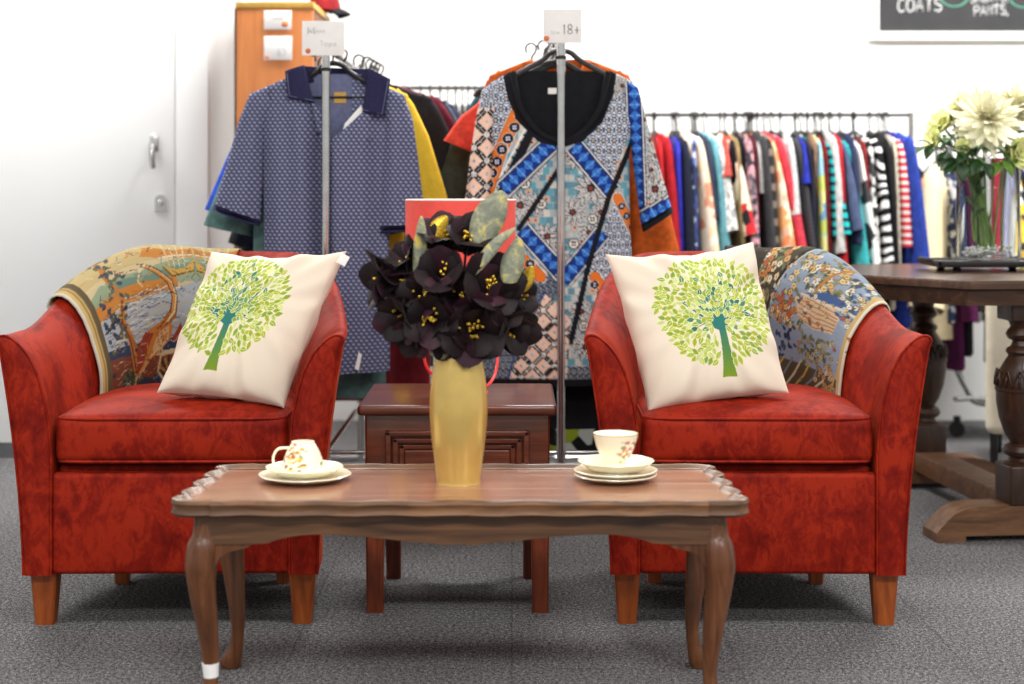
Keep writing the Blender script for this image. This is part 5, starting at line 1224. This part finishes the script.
for i, (px, lb, mt, tilt, slv, ln, sh, th) in enumerate([
        (918, 'orange and rust floral shirt at the start of the rolling rail', floral('rust_floral', [(206, 110, 60), (226, 160, 90), (150, 70, 40), (236, 200, 150)], 30), 4, (.42, .08, 6), .62, .20, .022), (924, 'dark navy top beside the rust floral shirt', m_((36, 42, 66)), 4, (.40, .075, 5), .70, .20, .020),
        (929, 'chunky cream knitted jumper with a wide hanging sleeve', fab((228, 212, 174), .95), -22, (.56, .24, 1), .74, .235, .085), (952, 'navy spotted blouse beside the cream jumper', floral('navy_spot', [(44, 54, 88), (60, 74, 112), (210, 214, 220), (38, 46, 76)], 46), 6, (.46, .08, 6), .66, .21, .026), (961, 'plum purple cardigan hanging low behind the oak table', m_((92, 24, 78)), 10, (.60, .10, 6), .86, .21, .030),
        (969, 'black cardigan hanging low behind the oak table', m_((26, 26, 32)), 6, (.56, .09, 6), .80, .21, .028), (978, 'pale grey shirt behind the glass vase', m_((206, 208, 210)), 8, (.46, .10, 6), .66, .21, .028), (988, 'crimson top behind the glass vase', m_((186, 50, 76)), 8, (.40, .09, 6), .62, .21, .026), (997, 'lavender shirt behind the glass vase', m_((170, 170, 206)), 8, (.46, .09, 6), .66, .21, .026),
        (1006, 'white shirt behind the glass vase', m_((232, 232, 230)), 8, (.46, .10, 6), .66, .21, .028), (1016, 'yellow and white patterned top at the picture edge', floral('yellow_white', [(240, 214, 90), (240, 236, 220), (226, 190, 60), (60, 60, 70)], 30), 10, (.46, .10, 6), .66, .21, .028), (1026, 'dark navy coat at the picture edge', m_((30, 36, 56)), 8, (.54, .10, 6), .86, .22, .030)]):
    cat = [w for w in ('shirt', 'jumper', 'blouse', 'cardigan', 'coat', 'top') if w in lb.split()][0]
    garment(Vector((PX(px, BR - .17) - .21 * math.sin(math.radians(tilt)), BR, ZR - .008)), R90 + math.radians(tilt), cat, lb, cat, mt, sh=sh, bw=.19, length=ln, th=th * .9, sleeve=slv, fold=.004, seed=150 + i, drop=.07, ang_l=13 if 'chunky' in lb else None, group='clothes on the rolling rail', hgroup='hangers on the rolling rail', flare=1.4)

# ================================================================== oak table with turned legs, tray, flowers
OT = thing('refectory_table', 'dark oak table with bulbous turned legs and a long floor stretcher', 'table', (1.50, 5.25, 0), math.radians(5.8))
hx2, hy2, ZT = .45, .54, .78
o8 = lambda k: [(-hx2 + k, -hy2 + .40 - 0), (-hx2 + .24, -hy2 + k), (hx2 - .24, -hy2 + k), (hx2 - k, -hy2 + .40), (hx2 - k, hy2 - .40), (hx2 - .24, hy2 - k), (-hx2 + .24, hy2 - k), (-hx2 + k, hy2 - .40)]
mb = MB().add(grid([[(x, y, z) for x, y in o8(k)] for k, z in ((.008, ZT - .028), (.0, ZT - .024), (.0, ZT - .008), (.006, ZT))], True, True, True)); mb.build('table_top', M['oak'], OT, angle=30)
mb = MB().add(grid([[(x, y, z) for x, y in o8(k)] for k, z in ((.028, ZT - .075), (.022, ZT - .03))], True, True, True)); mb.build('apron', M['oak'], OT, angle=30)
bul = [(.0, .70), (.052, .70), (.052, .66), (.040, .648), (.036, .635), (.046, .622), (.050, .612), (.044, .600), (.030, .592), (.034, .578), (.046, .570), (.050, .560), (.042, .548), (.050, .535), (.070, .500), (.078, .465), (.0785, .455), (.082, .452), (.082, .444), (.0785, .440), (.078, .41), (.070, .36), (.054, .312), (.040, .290), (.038, .284), (.052, .276), (.058, .262), (.052, .248), (.040, .242), (.042, .232), (.056, .226), (.056, .22), (0, .22)]
for yy in (-.42, .42):
    lg = MB().add(tf(lathe(bul, 40), T(0, yy, 0))); 
    lg.add(box(-.062, .062, yy - .062, yy + .062, .105, .222, .006)); lg.add(box(-.058, .058, yy - .058, yy + .058, .655, .706, .005))
    lo = lg.build('leg', M['oak_leg'], OT, angle=35)
    cvx = MB()
    for k in range(12):
        a = 2 * PI * k / 12; pa = [(.0705 + .006, .500), (.078 + .003, .482), (.0795 + .002, .462)]
        arc_ = [(math.cos(a + s * .24) * r, math.sin(a + s * .24) * r + yy, z) for s, r, z in ((-1, .081, .458), (-.8, .0805, .478), (-.4, .077, .497), (0, .0745, .505), (.4, .077, .497), (.8, .0805, .478), (1, .081, .458))]
        cvx.add(tube(smooth_path(arc_, 3), .0035, 6)); cvx.add(tube([(math.cos(a) * .0825, math.sin(a) * .0825 + yy, .458), (math.cos(a) * .078, math.sin(a) * .078 + yy, .492)], .004, 6))
    cvx.build('carved_leaves', M['oak_leg'], lo, angle=None)
    ft = [(-.29, .0), (-.20, .0), (-.20, .018), (.20, .018), (.20, .0), (.29, .0), (.29, .028), (.268, .052), (.236, .083), (.20, .099), (.16, .105), (-.16, .105), (-.20, .099), (-.236, .083), (-.268, .052), (-.29, .028)]
    MB().add(tf(prism(ft, yy - .058, yy + .058), Matrix.Identity(4))).build('foot_runner', M['oak_foot'], OT, angle=25)
MB().add(box(-.055, .055, -.362, .362, .062, .128, .004)).build('stretcher', M['oak_foot'], OT, angle=30)
tg = MB().add(rbox(.026, .0015, .042, .0006, 1)); g = tg.build('price_tag', M['paper'], OT); g.location = (-.020, -.508, .535); g.rotation_euler = (0, .12, 0); g['label'] = 'white price tag hung on the front leg'
tl = MB().add(rbox(.014, .0012, .006, .0004, 1)); e = tl.build('logo', M['orange_logo'], g); e.location = (0, -.0014, .014)
# tray
td = 5.20; tw0, tw1 = PX(938, td), PX(1056, td); zt_ = ZT
tr = thing('tray', 'black rimmed tray on little feet under the glass vase', 'tray', ((tw0 + tw1) / 2, 5.33, zt_)); w2 = (tw1 - tw0) / 2
MB().add(rbox(2 * w2, .27, .014, .004, 2, (0, 0, .022))).build('tray_board', M['dark_metal'], tr)
rm = MB().add(box(-w2, w2, -.137, -.125, .02, .036)); rm.add(box(-w2, w2, .125, .137, .02, .036)); rm.add(box(-w2, -w2 + .012, -.137, .137, .02, .036)); rm.add(box(w2 - .012, w2, -.137, .137, .02, .036)); rm.build('tray_rim', M['black'], tr)
for sx in (-1, 1):
    for sy in (-1, 1): MB().add(lathe([(0, 0), (.012, 0), (.015, .008), (.010, .016), (0, .016)], 16)).build('foot', M['black'], tr).location = (sx * (w2 - .07), sy * .10, 0)
for k in (-1, 1): MB().add(tube(smooth_path([(k * w2, -.05, .034), (k * (w2 + .02), -.03, .040), (k * (w2 + .02), .03, .040), (k * w2, .05, .034)], 5), .005, 8)).build('handle', M['black'], tr)
# glass vase, water, pebbles
gv = Vector((PX(988, 5.33), 5.33, zt_ + .0295)); vr, vh = .103, .342
vs = thing('glass_vase', 'clear glass cylinder vase of white flowers on the tray', 'vase', gv)
MB().add(lathe([(0, 0), (vr - .002, 0), (vr, .002), (vr, vh - .001), (vr - .001, vh), (vr - .002, vh - .001), (vr - .002, .008), (vr - .004, .006), (0, .006)], 64)).build('glass_wall', M['glass'], vs, angle=50)
pb = MB(); rp = random.Random(3)
for k in range(150):
    a, qd = rp.uniform(0, 6.28), math.sqrt(rp.uniform(0, 1)) * (vr - .018); s = rp.uniform(.006, .009)
    pb.add(tf(rbox(s * 1.5, s * 1.3, s, s * .45, 1), T(qd * math.cos(a), qd * math.sin(a), .016 + rp.uniform(0, .030)) @ R(rp.uniform(0, 3), 'Z') @ R(rp.uniform(-.6, .6), 'X')))
o = pb.build('white_pebbles', M['bone'], loc=gv, angle=None); tag(o, 'layer of small white pebbles in the bottom of the glass vase', 'pebbles', None, 'stuff')
def stem_leaf(mb, base, tip, wd, up=Vector((0, -.4, 1)), n=7):
    base, tip = Vector(base), Vector(tip); d = tip - base; sd = d.cross(up).normalized(); dn = sd.cross(d).normalized(); rows = []
    for i in range(n + 1):
        t = i / n; w = wd * math.sin(PI * min(.985, .04 + .96 * t ** .85)); p = base + d * t + dn * (.12 * d.length * math.sin(PI * t))
        rows.append([tuple(p + sd * w * s + dn * (.3 * w * abs(s))) for s in (-1, -.5, 0, .5, 1)])
    mb.add(grid(rows))
def white_flower(px, py, dd, kind, size, direction, label, seed, leaf=True):
    c = P(px, py, 5.33 + dd) - gv; r = random.Random(seed); d = Vector(direction).normalized(); t = thing('cut_flower', label, 'flower', gv, 0, 'cut flowers in the glass vase')
    A = T(*c) @ aim(d); mb = MB()
    if kind == 'mum':
        for ring, (n, op, L, z) in enumerate(((26, 1.75, 1.0, -.10), (26, 1.45, 1.0, -.04), (24, 1.15, .92, .02), (22, .85, .80, .06), (18, .55, .64, .09), (12, .3, .48, .10))):
            for k in range(n):
                a = 2 * PI * k / n + ring * .37 + r.uniform(-.1, .1); ll = size * L * r.uniform(.88, 1.08)
                p = petal(ll, ll * .085 + .003, op + r.uniform(-.12, .12), -.35 + r.uniform(-.25, .3), 5, 7); mb.add(tf(p, A @ T(0, 0, size * z) @ R(a, 'Z')))
        mb.build('petals', M['white_petal'], t, angle=None)
    else:
        for ring, (n, op, L) in enumerate(((6, .75, 1.0), (6, .5, .95), (5, .28, .9), (4, .12, .8))):
            for k in range(n):
                a = 2 * PI * k / n + ring * .5 + r.uniform(-.1, .1); p = petal(size * L, size * .46, op, .12 + r.uniform(-.1, .25)); mb.add(tf(p, A @ T(0, 0, -size * .4) @ R(a, 'Z') @ T(0, size * .06, 0)))
        mb.build('petals', M['yellow_petal'], t, angle=None)
        cx = MB()
        for k in range(5): cx.add(tf(petal(size * .6, size * .12, 1.0, -.5), A @ T(0, 0, -size * .42) @ R(k * 1.2566, 'Z')))
        cx.build('sepals', M['leaf_lt'], t, angle=None)
    bx, by = r.uniform(-.5, .5) * vr, r.uniform(-.5, .5) * vr; back = c - d * size * .4
    ex = max(-.8 * vr, min(.8 * vr, back.x)); ey = max(-.8 * vr, min(.8 * vr, back.y))
    pth = smooth_path([(bx, by, .03), (bx * .5 + ex * .3, by * .5 + ey * .3, .16), (ex * .8, ey * .8, vh - .005), tuple(back)], 7)
    st_ = MB().add(tube(pth, .0042, 8)).build('stem', M['stem'], t)
    if leaf:
        for k in range(3):
            lf = MB(); b0 = Vector(pth[16 + k]); a = r.uniform(0, 6.28); ln = r.uniform(.055, .09)
            stem_leaf(lf, b0, b0 + Vector((math.cos(a) * ln, math.sin(a) * ln, r.uniform(-.02, .03))), .020); solid(lf.build('leaf', M['leaf' if k < 2 else 'leaf_lt'], st_, angle=None), .0008)
white_flower(986, 121, -.07, 'mum', .138, (-.05, -.75, .55), 'large white chrysanthemum, biggest bloom in the glass vase', 1)
white_flower(1014, 108, .02, 'mum', .115, (.25, -.35, .85), 'white chrysanthemum standing high at the picture edge', 2)
white_flower(966, 110, .03, 'mum', .100, (-.35, -.3, .85), 'white chrysanthemum behind the biggest bloom, on the clothes side', 3)
white_flower(940, 124, -.01, 'rose', .062, (-.65, -.4, .55), 'pale lime rose leaning out toward the striped clothes', 4)
white_flower(934, 139, -.04, 'rose', .050, (-.85, -.4, .2), 'small lime bud low on the clothes side of the vase', 5)
white_flower(950, 114, .03, 'rose', .055, (-.4, -.3, .8), 'pale lime rose higher up beside the white blooms', 6)
white_flower(963, 146, -.09, 'rose', .036, (-.3, -.9, .2), 'tiny pale bud just under the biggest chrysanthemum', 7)
white_flower(1019, 154, -.09, 'rose', .072, (.4, -.85, .1), 'plump lime rose at the picture edge', 8)
def foliage(pts, dd, leaves_, label, seed, mat='leaf'):
    r = random.Random(seed); t = thing('leaf_sprig', label, 'leaf sprig', gv, 0, 'green sprigs in the glass vase')
    pth = [P(x, y, 5.33 + dd) - gv for x, y in pts]; e = pth[0]; ex = max(-.8 * vr, min(.8 * vr, e.x))
    full = smooth_path([(r.uniform(-.04, .04), r.uniform(-.04, .04), .03), (ex * .6, -.02, .18), (ex, -.03, vh - .004)] + pth[0:], 6); st_ = MB().add(tube(full, .0032, 6)).build('stem', M['stem'], t)
    for (x, y, x2, y2, wd) in leaves_:
        lf = MB(); stem_leaf(lf, P(x, y, 5.33 + dd) - gv, P(x2, y2, 5.33 + dd - .02) - gv, wd * 5.3 / F); solid(lf.build('leaf', M[mat], t, angle=None), .0008)
foliage([(962, 164), (946, 152), (932, 146), (921, 148)], -.09, [(946, 152, 932, 134, 5), (946, 152, 938, 168, 5), (934, 147, 915, 142, 4.5), (932, 147, 926, 160, 5), (955, 158, 952, 176, 6), (940, 150, 955, 138, 5), (955, 158, 940, 172, 6), (925, 147, 915, 155, 4)], 'dark green leafy sprig reaching out over the vase rim', 1)
foliage([(985, 164), (976, 156), (966, 150)], -.10, [(976, 156, 960, 146, 6), (970, 152, 957, 165, 7), (980, 160, 972, 178, 7), (985, 163, 990, 180, 6), (975, 157, 984, 144, 6), (966, 150, 956, 150, 5)], 'dark green sprig under the biggest chrysanthemum', 2)
foliage([(1000, 164), (1006, 156), (1012, 150)], -.095, [(1004, 158, 994, 146, 6), (1006, 156, 1018, 166, 7), (1001, 163, 992, 178, 7), (1010, 152, 1020, 142, 5), (1002, 160, 1012, 178, 7)], 'bright green sprig near the plump lime rose', 3, 'leaf_lt')
foliage([(975, 240), (972, 215), (976, 190)], -.02, [(972, 215, 960, 195, 7), (973, 205, 986, 188, 7), (972, 222, 986, 210, 6), (975, 195, 964, 178, 7), (975, 190, 990, 172, 7)], 'green sprig showing through the glass inside the vase', 4)
foliage([(968, 166), (958, 160), (948, 160)], -.095, [(964, 163, 950, 150, 7), (958, 160, 944, 176, 7), (962, 162, 962, 182, 7), (954, 160, 936, 160, 6), (966, 164, 974, 148, 6)], 'dark green sprig hugging the glass rim on the clothes side', 6)
# cream seat behind the table
cs = thing('upholstered_chair', 'cream upholstered seat on dark metal legs behind the oak table', 'chair', (PX(985, 5.92), 5.92, 0), -.33)
MB().add(rbox(.50, .09, .56, .035, 5, (.25, .045, .42))).build('backrest', M['cream_seat'], cs)
MB().add(rbox(.49, .44, .16, .04, 4, (.25, .31, .38))).build('seat', M['cream_seat'], cs)
for sx in (.03, .46):
    for sy in (.045, .49): MB().add(box(sx - .014, sx + .014, sy - .014, sy + .014, 0, .32 if sy > .1 else .16, .002)).build('leg', M['dark_metal'], cs)

# ================================================================== cabinet, cap, notes, chalkboard
cx0, cx1 = PX(236, 6.0), PX(313, 6.0); ztop = PZ(3, 6.0)
cb = thing('cabinet', 'tall orange beech cabinet with yellow top edge behind the polo shirt rack', 'cabinet', ((cx0 + cx1) / 2, 6.0, 0)); cw = (cx1 - cx0) / 2
MB().add(box(-cw, cw, 0, .018, .0, ztop - .02, .002)).build('end_panel', M['cabinet'], cb)
MB().add(box(-cw + .004, cw - .002, .019, .555, .02, ztop - .02, .002)).build('carcass', M['cabinet_dark'], cb)
MB().add(box(-cw - .002, cw + .004, -.004, .56, ztop - .02, ztop + .004, .002)).build('top_board', M['cabinet_trim'], cb)
MB().add(box(-cw - .006, -cw, -.002, .02, 0, ztop - .02, .001)).build('dark_edge', M['black'], cb)
card(264, 10.5, 291.5, 29.5, 5.993, 'small white notice with an orange dot, upper one on the cabinet', [('ens', 273, 18.5, 3, 3, .6, .22, 'faint')], 'notice', logo=(285, 24, 3.2))
card(264, 36, 292, 60, 5.993, 'white price notice reading $3, lower one on the cabinet', [('$3', 277, 55, 6.5, 4, 1.5, .3, 'faint')], 'notice', logo=(267, 57, 1.8))
cp = thing('cap', 'dark red cap with a black peak lying on top of the cabinet', 'cap', Vector((PX(324.5, 6.42), 6.43, ztop + .004)))
n = 28; rows = []
for i in range(9):
    t = i / 8; rows.append([(.062 * math.cos(t * PI / 2) ** .6 * math.cos(2 * PI * j / n) * (1 + .05 * math.sin(6 * PI * j / n * 2)), .085 * math.cos(t * PI / 2) ** .6 * math.sin(2 * PI * j / n), .012 + .075 * math.sin(t * PI / 2) + .005 * math.sin(3 * j)) for j in range(n)])
MB().add(grid(rows, True, False, True)).build('crown', M['cap_red'], cp)
pkk = MB(); rows = []
for i in range(6):
    u = i / 5; rows.append([((.050 + .055 * u) * math.cos(a) , .080 * math.sin(a), .014 - .022 * u * u + .006 * math.cos(2 * a)) for a in np.linspace(-1.1, 1.1, 14)])
o = pkk.add(grid(rows)).build('peak', M['black_cloth'], cp); solid(o, .004)

wd_ = YB - .012
def wall_note(x0, y0, x1, y1, label, logo):
    card(x0, y0, x1, y1, YB - .004, label, [('ens', x0 + 5, y1 - 6, 3, 2.4, .6, .14, 'faint')], 'notice', logo=logo)
wall_note(939, 76, 966, 95, 'faint white notice on the back wall above the flowers', (942, 91, 1.3)); wall_note(735, 80, 763, 99, 'faint white notice on the back wall above the long rail', (739, 94, 1.2))
bx0, bx1, bz0, bz1 = PX(869, YB), PX(1110, YB), PZ(41, YB), PZ(-120, YB)
bo = thing('chalkboard', 'framed chalkboard with chalked words COATS and PANTS high on the wall', 'chalkboard', ((bx0 + bx1) / 2, YB, (bz0 + bz1) / 2)); hw_, hh_ = (bx1 - bx0) / 2, (bz1 - bz0) / 2
fw = PX(878, YB) - bx0
MB().add(box(-hw_ + fw, hw_ - fw, -.018, -.004, -hh_ + fw, hh_ - fw, .001)).build('board', M['board'], bo)
for nm, b in (('frame', (-hw_, hw_, -hh_, -hh_ + fw)), ('frame', (-hw_, hw_, hh_ - fw, hh_)), ('frame', (-hw_, -hw_ + fw, -hh_ + fw, hh_ - fw)), ('frame', (hw_ - fw, hw_, -hh_ + fw, hh_ - fw))):
    MB().add(box(b[0], b[1], -.03, -.002, b[2], b[3], .003)).build(nm, M['frame_white'], bo)
def chalk(text, px, py, h, w, gap, rad, slant, rot, mat='chalk'):
    k = YB / F; mb, ln = lettering(text, h * k, w * k, gap * k, rad * k, slant); o = mb.build('chalk_lettering', M[mat], bo, angle=None)
    o.location = P(px, py, YB) - Vector(bo.location) - Vector((0, .019, 0)); o.rotation_euler = (0, -rot, 0); return o
chalk('COATS', 896, 12.5, 13, 8, 1.2, .7, .06, .02); chalk('SHORTS,', 969, 3.4, 8, 5, 1.0, .55, .06, .05); chalk('PANTS,', 972.5, 16.5, 10, 5.6, 1.0, .55, .06, .05)
for cx_, cy_ in ((953, -4), (1022, -3)):
    k = YB / F; pts = [(14 * k * math.cos(a), 0, 11 * k * math.sin(a)) for a in np.linspace(math.radians(-160), math.radians(-15), 20)]
    o = MB().add(tube(pts, .9 * k, 6)).build('chalk_swirl', M['chalk_green'], bo); o.location = P(cx_, cy_, YB) - Vector(bo.location) - Vector((0, .019, 0))

# ================================================================== camera and exposure
cam = bpy.data.cameras.new('camera'); co = bpy.data.objects.new('camera', cam); COL.objects.link(co); SC.camera = co
co.location = (0, 0, H); co.rotation_euler = (PI / 2, 0, 0); cam.sensor_width = 36; cam.lens = F * 36 / 1024; cam.shift_y = -(342 - HY) / 1024
cam.dof.use_dof = True; cam.dof.focus_distance = 3.95; cam.dof.aperture_fstop = 2.4; cam.clip_end = 60
SC.view_settings.view_transform = 'Standard'; SC.view_settings.look = 'None'; SC.view_settings.gamma = 1; SC.view_settings.use_curve_mapping = False
SC.view_settings.exposure = 0.65
